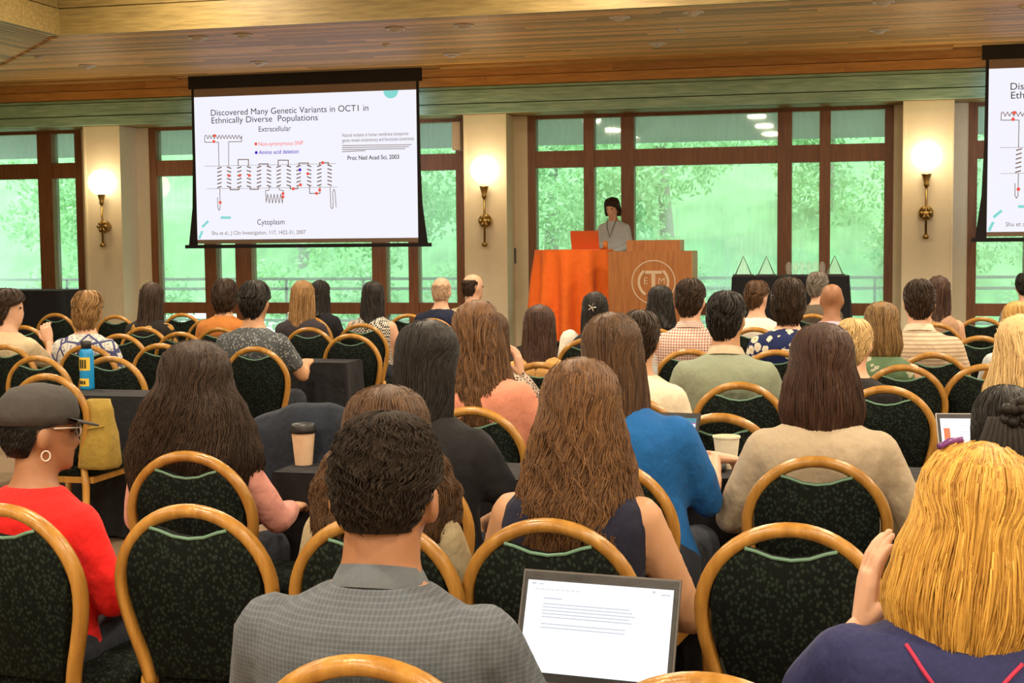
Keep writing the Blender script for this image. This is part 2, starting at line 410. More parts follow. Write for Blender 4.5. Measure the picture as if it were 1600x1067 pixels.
mx = nt.nodes.new('ShaderNodeMixShader'); mx.inputs[0].default_value = .4
nt.links.new(b.outputs[0], mx.inputs[1]); nt.links.new(ts.outputs[0], mx.inputs[2]); nt.links.new(mx.outputs[0], nt.nodes['Material Output'].inputs[0])
BARK = M('bark', (.33, .29, .27), .9, .3, 8, .5)
# hillside: displaced slope
hs = MB(); nx, ny = 60, 26; rs = []
for j in range(ny):
    rs.append([V((-34 + 60 * i / (nx - 1), 22.5 + 24 * j / (ny - 1), -.15 + max(0, j - 1) * .62 + .35 * math.sin(i * .9 + j) + .3 * math.sin(i * .37 - j * 1.3))) for i in range(nx)])
hs.rings(rs, False, False)
struct(hs.build('hillside_ground', M('ivy_ground', (.26, .44, .22), .9, .6, 1.6, .6), None, True))
def leaves(mb, c, r, n, size):
    for _ in range(n):
        d = V((rnd.gauss(0, 1), rnd.gauss(0, 1), rnd.gauss(0, 1))).normalized(); p = V(c) + V((d.x * r[0], d.y * r[1], d.z * r[2])) * rnd.uniform(.55, 1)
        a = V((rnd.gauss(0, 1), rnd.gauss(0, 1), rnd.gauss(0, 1))).normalized(); b_ = a.orthogonal().normalized(); s_ = size * rnd.uniform(.6, 1.3)
        mb.add([p - a * s_, p + b_ * s_ * .45, p + a * s_, p - b_ * s_ * .45], [(0, 1, 2, 3)])
trees = [(-13.5, 24, 4.2, 1), (-10.5, 26, 4.8, 0), (-8.2, 23.6, 3.6, 1), (-5.5, 25.5, 4.6, 0), (-3.0, 24.2, 3.8, 1), (-.6, 26, 4.6, 0), (1.6, 24.4, 4.0, 1), (4.2, 26.2, 4.6, 0), (6.6, 24.4, 3.9, 1), (9.2, 26, 4.6, 0)]
for i, (x, y, hgt, k) in enumerate(trees):
    e = empty('tree', (x, y, -.1)); tag(e, ('tall pale-trunked tree on the green slope outside the windows', 'leafy light green tree close outside the misted windows')[k], 'tree', ('slope trees', 'near trees')[k])
    lean = rnd.uniform(-.5, .5)
    MB().limb([(0, 0, 0), (lean * .4, 0, hgt * .4), (lean, .2, hgt)], [.17, .13, .06], 10).build('trunk', BARK, e, True)
    mb = MB()
    for q in range(9): leaves(mb, (rnd.uniform(-1.1, 1.1) + lean, rnd.uniform(-1, 1), hgt * rnd.uniform(.35, 1.05)), (rnd.uniform(.7, 1.1), .7, rnd.uniform(.5, .8)), 620, .065)
    o = mb.build('foliage', LEAF, e); o['kind'] = 'stuff'
for i in range(14):
    x = -13 + i * 1.75 + rnd.uniform(-.08, .08); mb = MB(); leaves(mb, (0, 0, .5), (rnd.uniform(.6, .78), .5, rnd.uniform(.5, .9)), 700, .06)
    o = mb.build('shrub', LEAF); o.location = (x, 21.6 + rnd.uniform(-.4, .4), 0); tag(o, 'low leafy green shrub behind the railing outside the windows', 'shrub', 'shrubs behind the railing')
rail = empty('deck_railing', (0, 20.2, -.05)); tag(rail, 'pale metal deck railing with thin posts outside the windows', 'railing')
RAILM = M('pale_railing', (.55, .58, .54), .5)
for z in (zat(1450, 430, 20.2), zat(1450, 447, 20.2), .35): bx('rail', (XL - 6, -.02, z), (XR + 6, .02, z + .045), RAILM, rail)
for i in range(22): bx('post', (-16 + i * 1.25, -.02, 0), (-15.96 + i * 1.25, .02, 1.0), RAILM, rail)

# ------------------------------------------------------------------ projection screens
SCRW = emit('projected_slide', (.90, .90, 1.0), .76)
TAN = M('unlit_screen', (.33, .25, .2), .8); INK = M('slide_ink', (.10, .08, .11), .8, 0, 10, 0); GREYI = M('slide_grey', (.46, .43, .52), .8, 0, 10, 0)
REDI = emit('slide_red', (.85, .10, .06), .75); BLUI = emit('slide_blue', (.10, .02, .65), .6); TEAL = emit('slide_teal', (.22, .66, .62), .8); REDT = emit('slide_red_text', (.9, .22, .18), .8)
BLK = M('screen_black', (.012, .012, .016), .7, .1)
YF = YS - .006
org = PY(478, 381, YS)
def SP(px, py): 
    p = PY(px, py, YS); return p.x - org.x, p.z - org.z
scr = empty('projection_screen', (org.x, YS, org.z))
tag(scr, 'drop-down projection screen with the full genetic variants slide in view', 'screen')
zt_, zb_ = SP(478, 146)[1], SP(478, 373)[1]; xl_, xr_ = SP(306, 260)[0], SP(652, 260)[0]
ztop = ZS - .01 - org.z
MB().box((xl_, -.004, zb_), (xr_, .004, zt_)).build('slide', SCRW, scr)
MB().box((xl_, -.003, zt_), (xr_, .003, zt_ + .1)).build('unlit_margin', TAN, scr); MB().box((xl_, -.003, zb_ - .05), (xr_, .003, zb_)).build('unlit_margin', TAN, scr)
e0 = .075
mb = MB().box((xl_ - e0, -.003, zt_ + .1), (xr_ + e0, .003, ztop))
for s_, x0 in ((-1, xl_), (1, xr_)):   # tapering side borders
    pts = [(x0, zt_ + .1), (x0 + s_ * e0 * .45, zt_ + .1), (x0 + s_ * .04, zt_ * .55), (x0 + s_ * .06, zt_ * .25), (x0 + s_ * .12, 0), (x0, 0)]
    n = len(pts); vs_ = [(a, -.003, c) for a, c in pts] + [(a, .003, c) for a, c in pts]
    mb.add(vs_, [tuple(range(n)), tuple(range(2 * n - 1, n - 1, -1))] + [(i, (i + 1) % n, (i + 1) % n + n, i + n) for i in range(n)])
mb.build('black_border', BLK, scr)
MB().box((xl_ - .16, -.03, -.045), (xr_ + .16, .03, 0)).build('bottom_bar', BLK, scr)
def line(mb, pts, wd=.012):
    for (a, b_), (c, d_) in zip(pts, pts[1:]):
        p, q = V(SP(a, b_)), V(SP(c, d_)); t = (q - p); n = V((-t.y, t.x)); 
        if n.length < 1e-6: continue
        n = n.normalized() * wd / 2; t = t.normalized() * wd * .3; p = p - t; q = q + t
        mb.add([(p.x + n.x, -.006, p.y + n.y), (q.x + n.x, -.006, q.y + n.y), (q.x - n.x, -.006, q.y - n.y), (p.x - n.x, -.006, p.y - n.y)], [(3, 2, 1, 0)])
def zz(a, b_): return 300 + a * .15, 190 + b_ * .15
mb = MB()
line(mb, [zz(135, 465), zz(1500, 437)], .004); line(mb, [zz(150, 700), zz(1515, 683)], .004)
cols = (288, 388, 495, 595, 700, 803, 905, 1010, 1112, 1222, 1328, 1435)
for i, cx in enumerate(cols):
    for k in range(6):
        yy = 482 - i * 2.2 + k * 40; s_ = 1 if i % 2 else -1
        line(mb, [zz(cx - 20, yy - s_ * 7), zz(cx + 20, yy + s_ * 7)], .014)
zig = [zz(135, 215), zz(135, 150)] + [zz(150 + i * 17, 180 if i % 2 else 140) for i in range(22)] + [zz(520, 150), zz(520, 208), zz(383, 210), zz(383, 465)]
line(mb, zig, .008); line(mb, [zz(135, 215), zz(278, 215), zz(283, 465)], .008)
for a, c, t in ((483, 590, 395), (700, 795, 440), (900, 1005, 402), (1115, 1215, 432), (1330, 1425, 428)): line(mb, [zz(a, 460), zz(a, t), zz(c, t), zz(c, 460)], .011)
for a, c, t in ((400, 492, 710), (608, 695, 706), (1025, 1105, 700)): line(mb, [zz(a, 680), zz(a, t), zz(c, t), zz(c, 680)], .011)
line(mb, [zz(1225, 670), zz(1228, 748), zz(1335, 748), zz(1335, 670)], .01)
line(mb, [zz(292, 700), zz(296, 900), zz(285, 925), zz(272, 900), zz(268, 790)], .008)
line(mb, [zz(1440, 680), zz(1448, 890), zz(1460, 908), zz(1472, 890), zz(1468, 730), zz(1480, 705), zz(1492, 730), zz(1503, 890)], .008)
line(mb, [zz(805, 680), zz(805, 715), zz(768, 718), zz(775, 840)] + [zz(790 + i * 17, 850 if i % 2 else 755) for i in range(10)] + [zz(955, 720), zz(912, 712), zz(905, 680)], .008)
mb.build('membrane_diagram', GREYI, scr)
def dots(name, pts, mat, r=.02):
    mb = MB()
    for a, b_ in pts:
        x, z = SP(*zz(a, b_)); mb.add([(x + r * math.cos(-k * PI / 5), -.008, z + r * math.sin(-k * PI / 5)) for k in range(10)], [tuple(range(10))])
    mb.build(name, mat, scr)
dots('red_dots', [(238, 147), (230, 207), (388, 563), (500, 561), (600, 561), (1208, 543), (1133, 658), (1058, 700), (1300, 748), (1332, 712), (1363, 428), (297, 842), (950, 750), (950, 785), (668, 233)], REDI)
dots('blue_dots', [(1127, 502), (672, 323)], BLUI)
for q in (((317, 354), (325, 346)), ((346, 340), (360, 340)), ((312, 372), (316, 362))): mb = MB(); line(mb, list(q), .03); mb.build('teal_dash', TEAL, scr)
x, z = SP(611, 152); mb = MB(); mb.add([(x + .095 * math.cos(-k * PI / 12), -.006, zt_ - .001 + .095 * math.sin(-k * PI / 12)) for k in range(13)], [tuple(range(13))]); mb.build('teal_half_disc', TEAL, scr)
def T(body, px, py, wpx, size, mat=INK, bold=0.0):
    x, z = SP(px, py); x1, _ = SP(px + wpx, py)
    o = text('slide_text', body, size, (x, -.007, z), mat, scr, bold=bold)
    wd = max(v.co.x for v in o.data.vertices) - x
    k = (x1 - x) / wd
    for v in o.data.vertices: v.co.x = x + (v.co.x - x) * k
T('Discovered Many Genetic Variants in OCT1 in', 329, 181, 247, .108)
T('Ethnically Diverse  Populations', 330, 193, 167, .108)
T('Extracellular', 404, 206, 51, .095); T('Cytoplasm', 402, 351, 43, .095)
T('Non-synonymous SNP', 404, 228, 70, .07, REDT, .0006); T('Amino acid deletion', 405, 241, 62, .07, BLUI, .0006)
T('Natural variation in human membrane transporter', 535, 214, 104, .062, GREYI); T('genes reveals evolutionary and functional constraints', 535, 222, 112, .062, GREYI)
T('Proc Natl Acad Sci, 2003', 543, 250, 81, .072, INK, .001); T('Shu et al., J Clin Investigation, 117, 1422-31, 2007', 331, 367, 147, .068, GREYI)
mb = MB()
for i in range(4): line(mb, [(535, 227.5 + i * 3.2), (535 + (108, 104, 98, 36)[i], 226 + i * 3.1)], .008)
mb.build('abstract_lines', GREYI, scr)
s2 = copy_tree(scr); s2.location.x += PY(1543, 220, YS).x - PY(304.5, 220, YS).x
tag(s2, 'second projection screen beside the sconce pier, cut off by the picture edge', 'screen')

# ------------------------------------------------------------------ banquet chairs
GOLD = wood('gold_brown_beech', (.30, .135, .022), (.50, .26, .055), 'Z', .28, rand=.1)
FAB, nt, b = newmat('black_green_leaf_fabric')
vo = nt.nodes.new('ShaderNodeTexVoronoi'); vo.inputs['Scale'].default_value = 105; nt.links.new(coords(nt, (1, 1, .8)), vo.inputs['Vector'])
nt.links.new(mixc(nt, sharpen(nt, vo.outputs['Distance'], .25, .5), (.017, .026, .019), (.004, .006, .005)), b.inputs['Base Color'])
b.inputs['Roughness'].default_value = .85; b.inputs['Specular IOR Level'].default_value = .1; bump(nt, b, vo.outputs['Distance'], .3, .003)
PIPE = M('pale_green_piping', (.12, .24, .17), .6)
CH = .91
BOW = [(.138, .47), (.150, .53), (.172, .60), (.190, .67)] + [(.196 * math.cos(math.radians(q)), .715 + .195 * math.sin(math.radians(q))) for q in (5, 20, 35, 50, 65, 78, 90)]
def by(z): return -.21 - (z - .45) * .13
def bowx(z):
    for (x0, z0), (x1, z1) in zip(BOW, BOW[1:]):
        if z0 <= z <= z1: return x0 + (x1 - x0) * (z - z0) / (z1 - z0)
    return BOW[0][0]
def make_chair():
    e = empty('banquet_chair')
    pts = [(x, by(z), z - .016) for x, z in BOW] ; pts = pts + [(-x, y, z) for x, y, z in pts[-2::-1]]
    # smooth the bow
    for _ in range(1):
        q = [pts[0]]
        for a, c in zip(pts, pts[1:]): q += [tuple(.75 * i + .25 * j for i, j in zip(a, c)), tuple(.25 * i + .75 * j for i, j in zip(a, c))]
        pts = q + [pts[-1]]
    MB().tube(pts, .017, 8, 1.25, side=(0, 1, 0)).build('back_frame', GOLD, e, True)
    # padded oval panel with a hand-hold scooped out of its top
    out = []
    zs_ = [.475 + i * .03 for i in range(12)]
    for z in zs_: out.append((bowx(z) - .02, z))
    out += [(.122, .838), (.098, .852), (.075, .846), (.04, .833), (0, .828)]
    out = out + [(-x, z) for x, z in out[-2::-1]]
    n = len(out); rs = []
    for k, dy in ((.97, -.022), (1, -.012), (1, .012), (.95, .026), (.6, .038), (.2, .042)):
        rs.append([V((x * k, by(z) + dy, .66 + (z - .66) * k)) for x, z in out])
    MB().rings(rs).build('backrest', FAB, e, True)
    MB().tube([(x, by(z) - .02, z) for x, z in out if z > .826 and abs(x) < .1], .0045, 6).build('piping', PIPE, e, True)
    s_ = MB(); rs = []
    for k, z in ((.9, .405), (1, .415), (1, .455), (.94, .478), (.6, .487)):
        rs.append([V((math.copysign(abs(math.cos(a)) ** .5, math.cos(a)) * .215 * k, .01 + math.copysign(abs(math.sin(a)) ** .5, math.sin(a)) * .22 * k, z)) for a in [2 * PI * j / 24 for j in range(24)]])
    s_.rings(rs).build('seat', FAB, e, True)
    MB().box((-.19, -.2, .375), (.19, .2, .405)).build('seat_frame', GOLD, e)
    for sx in (-1, 1):
        MB().tube([(sx * .15, by(.47), .47), (sx * .16, -.215, .36), (sx * .175, -.25, .15), (sx * .19, -.285, 0)], [.017, .018, .016, .013], 8).build('leg', GOLD, e, True)
        MB().tube([(sx * .175, .18, .38), (sx * .18, .19, .2), (sx * .185, .2, 0)], [.018, .016, .012], 8).build('leg', GOLD, e, True)
    return e
CHAIR = make_chair(); chair_used = [False]
def chair_at(loc, rz, label, group=None):
    c = CHAIR if not chair_used[0] else copy_tree(CHAIR)
    chair_used[0] = True
    c.location = (loc[0], loc[1], loc[2] if len(loc) > 2 else 0); c.rotation_euler.z = rz
    if 'group' in c: del c['group']
    return tag(c, label, 'chair', group)
def chair_px(px, py, rz=0.0):
    """chair whose back top centre is seen at the pixel"""
    t = PZ(px, py + 4, CH); off = Matrix.Rotation(rz, 3, 'Z') @ V((0, -by(CH), 0))
    return V((t.x + off.x, t.y + off.y, 0))

# ------------------------------------------------------------------ people
def hand_mesh(curl, right=True):
    """wrist at origin, fingers along +Y, palm facing -Z"""
    mb = MB(); s_ = 1 if right else -1
    mb.rings([[V((s_ * .0 + w_ * math.cos(a), y, t_ * math.sin(a))) for a in [2 * PI * j / 10 for j in range(10)]] for y, w_, t_ in ((-.03, .024, .02), (0, .027, .019), (.04, .038, .017), (.075, .042, .015), (.095, .038, .012))])
    for i, (x, L) in enumerate(((-.029, .072), (-.0095, .082), (.0105, .077), (.029, .06))):
        p = V((s_ * -x, .088, 0)); a = 0; pts = [V((s_ * -x * .8, .06, 0)), p.copy()]
        for k in range(3):
            a += curl * (.7, 1, .8)[k]; p = p + V((0, math.cos(a), -math.sin(a))) * L * (.45, .32, .25)[k]; pts.append(p.copy())
        mb.limb(pts, [.0085, .009, .0085, .0078, .0065], 8)
    t0 = V((s_ * -.024, .015, -.004)); mb.limb([t0, t0 + V((s_ * -.026, .03, -.012)), t0 + V((s_ * -.034, .058, -.02 - .02 * curl)), t0 + V((s_ * -.03, .08, -.026 - .03 * curl))], [.014, .0115, .01, .0075], 8)
    return mb
HEADP = [(0, .026, .070, -.01), (.05, .042, .082, .005), (.12, .050, .088, .03), (.2, .058, .088, .05), (.3, .064, .086, .068), (.42, .069, .086, .086), (.52, .072, .085, .096), (.62, .0745, .091, .1), (.72, .073, .090, .098), (.82, .066, .080, .088), (.9, .053, .064, .071), (.96, .035, .042, .048), (1, .010, .012, .016)]
HH = .225
def head_shape(mb, Mx, fat=1.0):
    rs = []; n = 20
    for t, wx, yf, yb in HEADP:
        ring = []
        for j in range(n):
            a = 2 * PI * j / n; c, s_ = math.cos(a), math.sin(a)
            ring.append(Mx @ V((wx * fat * c, (yf if s_ > 0 else yb) * s_, (t - .5) * HH)))
        rs.append(ring)
    mb.rings(rs)
    z = lambda t: (t - .5) * HH
    mb.limb([Mx @ V((0, .084, z(.52))), Mx @ V((0, .098, z(.40))), Mx @ V((0, .103, z(.335)))], [.007, .010, .013], 8)
    for s_ in (-1, 1):
        mb.ball(Mx @ V((s_ * .012, .093, z(.325))), .009, 8, 6)
        mb.ball(Mx @ V((s_ * .081 * fat, -.006, z(.42))), (.011, .021, .034), 10, 8, Mx.to_3x3() @ Matrix.Rotation(s_ * .35, 3, 'Z'))
        mb.limb([Mx @ V((s_ * .012, .089, z(.575))), Mx @ V((s_ * .048, .074, z(.575)))], [.007, .007], 6)
    mb.limb([Mx @ V((-.02, .084, z(.205))), Mx @ V((0, .09, z(.21))), Mx @ V((.02, .084, z(.205)))], [.005, .0075, .005], 6)
    mb.limb([Mx @ V((-.016, .084, z(.165))), Mx @ V((0, .089, z(.16))), Mx @ V((.016, .084, z(.165)))], [.005, .0075, .005], 6)
    mb.ball(Mx @ V((0, .076, z(.06))), .018, 8, 6)

def interp(tab, z):
    """tab sorted by descending z: (z, values...)"""
    if z >= tab[0][0]: return tab[0][1:]
    for a, c in zip(tab, tab[1:]):
        if z >= c[0]:
            t = (a[0] - z) / (a[0] - c[0]); t = t * t * (3 - 2 * t); return tuple(p + (q - p) * t for p, q in zip(a[1:], c[1:]))
    return tab[-1][1:]
ZC, RZ = .012, .119      # hair cap: centre height and vertical radius above it
STY = {   # rows: z, half width, back depth, half angle covered (in pi); then wave, wavelength, strand length limit
    'short':  dict(rows=[(.03, .083, .109, .56), (.005, .082, .108, .45), (-.03, .079, .105, .40), (-.07, .064, .088, .33), (-.085, .054, .076, .28)], wave=.002, wl=.05, frag=.055, top=.012),
    'tousled': dict(rows=[(.012, .092, .116, .58), (-.04, .092, .118, .52), (-.09, .080, .104, .42), (-.125, .062, .088, .36)], wave=.010, wl=.09, frag=.1, top=.024),
    'crop':   dict(rows=[(.03, .0785, .104, .56), (.005, .078, .1035, .45), (-.03, .076, .102, .40), (-.07, .062, .084, .32)], wave=.001, wl=.05, frag=.02, top=.007),
    'fringe': dict(rows=[(.06, .070, .094, .42), (.035, .0785, .103, .5), (-.03, .0765, .101, .42), (-.08, .064, .086, .34)], wave=.002, wl=.05, frag=.03, top=.0, bald=True),
    'afro':   dict(rows=[(.03, .088, .113, .56), (.005, .086, .111, .45), (-.025, .080, .106, .40), (-.06, .064, .088, .33)], wave=.006, wl=.02, frag=.02, top=.02),
    'bob':    dict(rows=[(.012, .092, .112, .64), (-.05, .104, .118, .62), (-.11, .110, .115, .6), (-.165, .100, .105, .58)], wave=.003, wl=.2, frag=9, top=.02),
    'bigbob': dict(rows=[(.012, .096, .116, .64), (-.06, .116, .124, .62), (-.13, .128, .130, .6), (-.21, .112, .125, .58)], wave=.003, wl=.2, frag=9, top=.022),
    'long':   dict(rows=[(.012, .088, .110, .63), (-.07, .094, .112, .6), (-.14, .098, .125, .54), (-.22, .105, .150, .5), (-.36, .095, .165, .46)], wave=.004, wl=.22, frag=9, top=.018),
    'wavy':   dict(rows=[(.012, .094, .114, .63), (-.07, .108, .120, .6), (-.14, .118, .135, .55), (-.22, .135, .160, .5), (-.38, .125, .175, .46)], wave=.010, wl=.13, frag=9, top=.022),
    'curly':  dict(rows=[(.012, .098, .118, .63), (-.07, .122, .130, .6), (-.14, .140, .145, .56), (-.24, .165, .170, .52), (-.37, .165, .180, .48)], wave=.014, wl=.085, frag=9, top=.026),
    'big':    dict(rows=[(.012, .120, .135, .64), (-.07, .180, .160, .6), (-.14, .215, .170, .57), (-.24, .245, .190, .52), (-.40, .215, .195, .48)], wave=.014, wl=.06, frag=9, top=.04),
    'mane':   dict(rows=[(.012, .100, .120, .63), (-.07, .125, .130, .6), (-.16, .165, .15, .55), (-.3, .215, .175, .5), (-.5, .235, .185, .46)], wave=.006, wl=.2, frag=9, top=.022),
    'updo':   dict(rows=[(.012, .090, .116, .62), (-.05, .090, .114, .5), (-.1, .07, .09, .4)], wave=.005, wl=.06, frag=.12, top=.02),
}
def hair(Mx, style, mat, parent, near, zend=None, name='hair'):
    S = STY[style]; rows = list(S['rows']); top = S['top']; bald = S.get('bald')
    if zend is not None:
        q = rows[-1]; rows = [r for r in rows if r[0] > zend + .03]; rows.append((zend,) + tuple(q[1:]))
    z_end = rows[-1][0]; rz = RZ - .019 + top
    def env(z):
        rx, yb, A = interp(rows, z)
        if z > ZC and not bald:
            k = max(0, 1 - ((z - ZC) / rz) ** 2.5) ** .4; hl = min(1, (z - ZC) / .05)
            return rx * k, yb * k, (.085 + top) * k, A + (1 - A) * hl
        yf = .085 + top if bald is None else .08
        return rx, yb, yf * max(.25, 1 - (ZC - z) / .10) if z < ZC else yf, A
    def pt(z, u, k=1.0):
        rx, yb, yf, A = env(z); a = u * A * PI; c = math.cos(a)
        return V((rx * k * math.sin(a), -(yb if c > 0 else yf) * k * c, z))
    # levels from the crown down
    zl = [] if bald else [ZC + rz * math.sin(math.radians(e)) for e in (88, 78, 66, 54, 42, 30, 18, 8)]
    z = rows[0][0]
    while z > z_end + .012: zl.append(z); z -= .024
    zl.append(z_end)
    mb = MB(); n = 25; rs = []
    for z in zl:
        r = [pt(z, -1 + 2 * j / (n - 1), .975) for j in range(n)]
        rs.append([Mx @ V((p.x, p.y, ZC + (p.z - ZC) * .97 if p.z > ZC and not bald else p.z)) for p in r])
    mb.rings(rs)
    o = mb.build(name, mat, parent, True)
    # locks
    tight = style in ('afro', 'crop', 'fringe')
    N = int((1500 if near > .75 else 430 if near > .45 else 150) * (1.2 if style in ('big', 'curly', 'wavy') else 1)); w0 = (.0024 if near > .75 else .0038 if near > .45 else .0055)
    if tight: N = int(N * 1.3); w0 *= .75
    mb = MB(); zt_ = zl[0]; r_ = random.Random(len(style) * 7 + int(near * 100))
    amp0, wl = S['wave'], S['wl']
    for i in range(N):
        u = r_.uniform(-1, 1); full = S['frag'] > 5
        st_ = zt_ if (full and r_.random() < .45) else zt_ - (zt_ - (max(z_end, -.10) + .02)) * r_.random() ** 1.25
        L = (st_ - z_end) * r_.uniform(.86, 1.03) if full else S['frag'] * r_.uniform(.6, 1.3)
        en = max(st_ - L, z_end - .012); ph = 6 * math.sin(u * 5) + r_.uniform(-.9, .9); k0 = r_.uniform(.985, 1.03); dr = r_.uniform(-.05, .05)
        seg = max(4, min(11 if near > .75 else 8, int((st_ - en) / (.018 if amp0 > .005 else .03)) + 2))
        rings = []; pts = []
        for q in range(seg + 1):
            t = q / seg; z = st_ + (en - st_) * t
            ramp = min(1, max(.15, (.05 - z) / .15)) if full else t
            amp = amp0 * ramp; w_ = 2 * PI * z / wl + ph
            p = pt(z, max(-1, min(1, u + dr * t)), k0 - .008 * (1 - min(1, t * 5)) - (.05 * t if full else -.03 * t))
            p = p + V((math.cos(u * 2) * amp * math.sin(w_), amp * .7 * math.cos(w_), 0)); pts.append(Mx @ p)
        for q, p in enumerate(pts):
            d = (pts[min(q + 1, seg)] - pts[max(q - 1, 0)]).normalized(); a = d.cross(Mx.to_3x3() @ V((math.sin(u * PI), -math.cos(u * PI), .3)))
            a = a.normalized() if a.length > 1e-5 else d.orthogonal().normalized(); b_ = d.cross(a); wd = w0 * (1 - .7 * (q / seg) ** 2) * (.5 if q == 0 else 1)
            rings.append([p + a * wd, p - a * wd * .5 + b_ * wd * .7, p - a * wd * .5 - b_ * wd * .7])
        mb.rings(rings)
    lk = mb.build('locks', mat, o, True); lk['kind'] = 'stuff'
    return o

HIP = V((0, 0, .53))
PENDING = []
def person(label, px, ytop, hairstyle, hcol, shirt, skincol, Y=None, d=None, chair=None, head=(0, 0), heading=0.0, lean=.04, sleeve='short', arms=None,
           build=1.0, zend=None, standing=False, floor=0.0, hs=1.0, trousers=None, chair_label=None, collar=None, cback=0.0, tilt=0.0):
    """A figure whose crown is seen at the pixel; the distance comes from its chair (Y) or is given (d)."""
    rz = math.radians(heading)
    if chair is not None:
        cl = chair_px(chair[0], chair[1], rz); hip_y = cl.y - .03
        P = PY(px, ytop, hip_y + .02)
    elif Y is not None: P = PY(px, ytop, Y)
    else: P = PD(px, ytop, d)
    dist = (P - CAM).dot(fwd); near = 2200 / dist / 600      # px per m over 600
    T_ = Matrix.Translation(HIP) @ Matrix.Rotation(-lean, 4, 'X') @ Matrix.Rotation(tilt, 4, 'Y') @ Matrix.Translation(-HIP)
    hc = V((0, .015, 1.147))
    Hm = T_ @ Matrix.Translation(hc) @ Matrix.Rotation(math.radians(head[0]), 4, 'Z') @ Matrix.Rotation(math.radians(head[1]), 4, 'X') @ Matrix.Diagonal((hs, hs, hs, 1))
    topo = STY[hairstyle]['top'] if hairstyle in STY else 0
    dz = .45 if standing else 0
    top = Hm @ V((0, 0, .1125 + topo)) + V((0, 0, dz))
    k = (P.z - floor) / top.z
    k = max(.84, min(1.14, k))
    R3 = Matrix.Rotation(rz, 3, 'Z'); o2 = R3 @ V((top.x, top.y, 0)) * k
    root = V((P.x - o2.x, P.y - o2.y, floor + min(0, P.z - floor - top.z * k) * 0))
    W_ = 1 + (build - 1) * .4
    up = lambda p: T_ @ V(p)
    # --- body
    mb = MB()
    def torso(mb, g, z0=0, neck=True):
        S = [(.47, .165, .125, .02), (.55, .170, .125, .01), (.64, .150, .108, .0), (.74, .145, .104, -.01), (.82, .160, .112, -.018), (.885, .170, .110, -.022), (.93, .160, .098, -.024), (.958, .128, .080, -.022), (.98, .092, .066, -.016), (.998, .066, .060, -.010)]
        if neck: S += [(1.03, .055, .057, -.004), (1.09, .053, .056, .004)]
        mb.rings([[T_ @ V(((wx * W_ + g) * math.cos(a), cy + (wy * (W_ * .5 + .5) + g) * math.sin(a), z)) for a in [2 * PI * j / 20 for j in range(20)]] for z, wx, wy, cy in S if z >= z0])
    torso(mb, 0)
    head_shape(mb, Hm)
    A = arms or {}
    sh = lambda s_: up((s_ * (.150 * W_), -.022, .905))
    el_ = lambda s_: up(A.get('e%d' % s_, (s_ * .215 * W_, .03, .69)))
    wr_ = lambda s_: up(A.get('w%d' % s_, (s_ * .11, .27, .635)))
    for s_ in (-1, 1):
        mb.limb([sh(s_), sh(s_).lerp(el_(s_), .5), el_(s_)], [.053 * W_, .046 * W_, .039], 10)
        mb.limb([el_(s_), el_(s_).lerp(wr_(s_), .4), wr_(s_)], [.039, .037, .025], 10)
    def legs(mb, g, shoe=False):
        for s_ in (-1, 1):
            if standing: K, An, hp = V((s_ * .09, .03, .53 - .0)), V((s_ * .1, 0, .09)), V((s_ * .085, 0, .95))
            else: K, An, hp = V((s_ * .105, .40, .525)), V((s_ * .11, .38, .09)), V((s_ * .085, .0, .535))
            if standing: hp = hp - V((0, 0, dz)); K = K - V((0, 0, dz)); An = An - V((0, 0, dz))
            mb.limb([hp, hp.lerp(K, .5), K], [.082 * W_ + g, .072 + g, .056 + g], 10)
            mb.limb([K, K.lerp(An, .35), An], [.055 + g, .052 + g, .038 + g], 10)
            if shoe: mb.limb([An + V((0, -.03, -.045)), An + V((0, .06, -.05)), An + V((0, .15, -.06))], [.036, .038, .03], 8)
    legs(mb, 0, True)
    sk = skin('skin_%.2f_%.2f' % (skincol[0], skincol[1]), skincol)
    body = mb.build('person', sk, None, True)
    body.location = root + V((0, 0, dz * k)); body.rotation_euler.z = rz; body.scale = (k, k, k)
    tag(body, label, 'person', None)
    vox = max(.0085, min(.02, .0034 * dist))
    def remesh(o, v, sm):
        r = o.modifiers.new('remesh', 'REMESH'); r.mode = 'VOXEL'; r.voxel_size = v; r.use_smooth_shade = True
        s_ = o.modifiers.new('smooth', 'SMOOTH'); s_.factor = .5; s_.iterations = sm
    remesh(body, vox, 2)
    hands = []
    for s_ in (-1, 1):
        w = wr_(s_); dv = A.get('h%d' % s_); dv = V(dv).normalized() if dv else (w - el_(s_)).normalized()
        up_ = V(A.get('n%d' % s_, (0, 0, 1))); xa = dv.cross(up_).normalized(); za = xa.cross(dv)
        mh = Matrix((xa, dv, za)).transposed().to_4x4(); mh.translation = w
        hands.append((A.get('c%d' % s_, .35), s_ > 0, mh))
    PENDING.append((body, hands))
    # --- clothes
    mb = MB(); torso(mb, .013, .54, False)
    for s_ in (-1, 1):
        e_, w = el_(s_), wr_(s_)
        if sleeve in ('short', 'long', 'elbow'):
            mid = sh(s_).lerp(e_, .62)
            mb.limb([sh(s_), sh(s_).lerp(e_, .35), mid], [.058 * W_, .056 * W_, .054 * W_], 10)
            if sleeve != 'short': mb.limb([mid, e_], [.056 * W_, .05], 10)
        if sleeve == 'long': mb.limb([e_, e_.lerp(w, .5), e_.lerp(w, .93)], [.05, .047, .036], 10)
    so = mb.build('shirt' if sleeve != 'none' else 'sleeveless_top', shirt, body, True)
    remesh(so, max(.010, vox), 3)
    if collar:
        cm = MB(); n = 20
        cm.rings([[T_ @ V((rr * math.cos(a), .0 + rr * 1.02 * math.sin(a), z + .014 * math.sin(a) * -1)) for a in [2 * PI * j / n for j in range(n)]] for rr, z in ((.080, .982), (.066, 1.018), (.070, 1.021), (.088, .985))], False)
        cm.build('collar', collar, body, True)
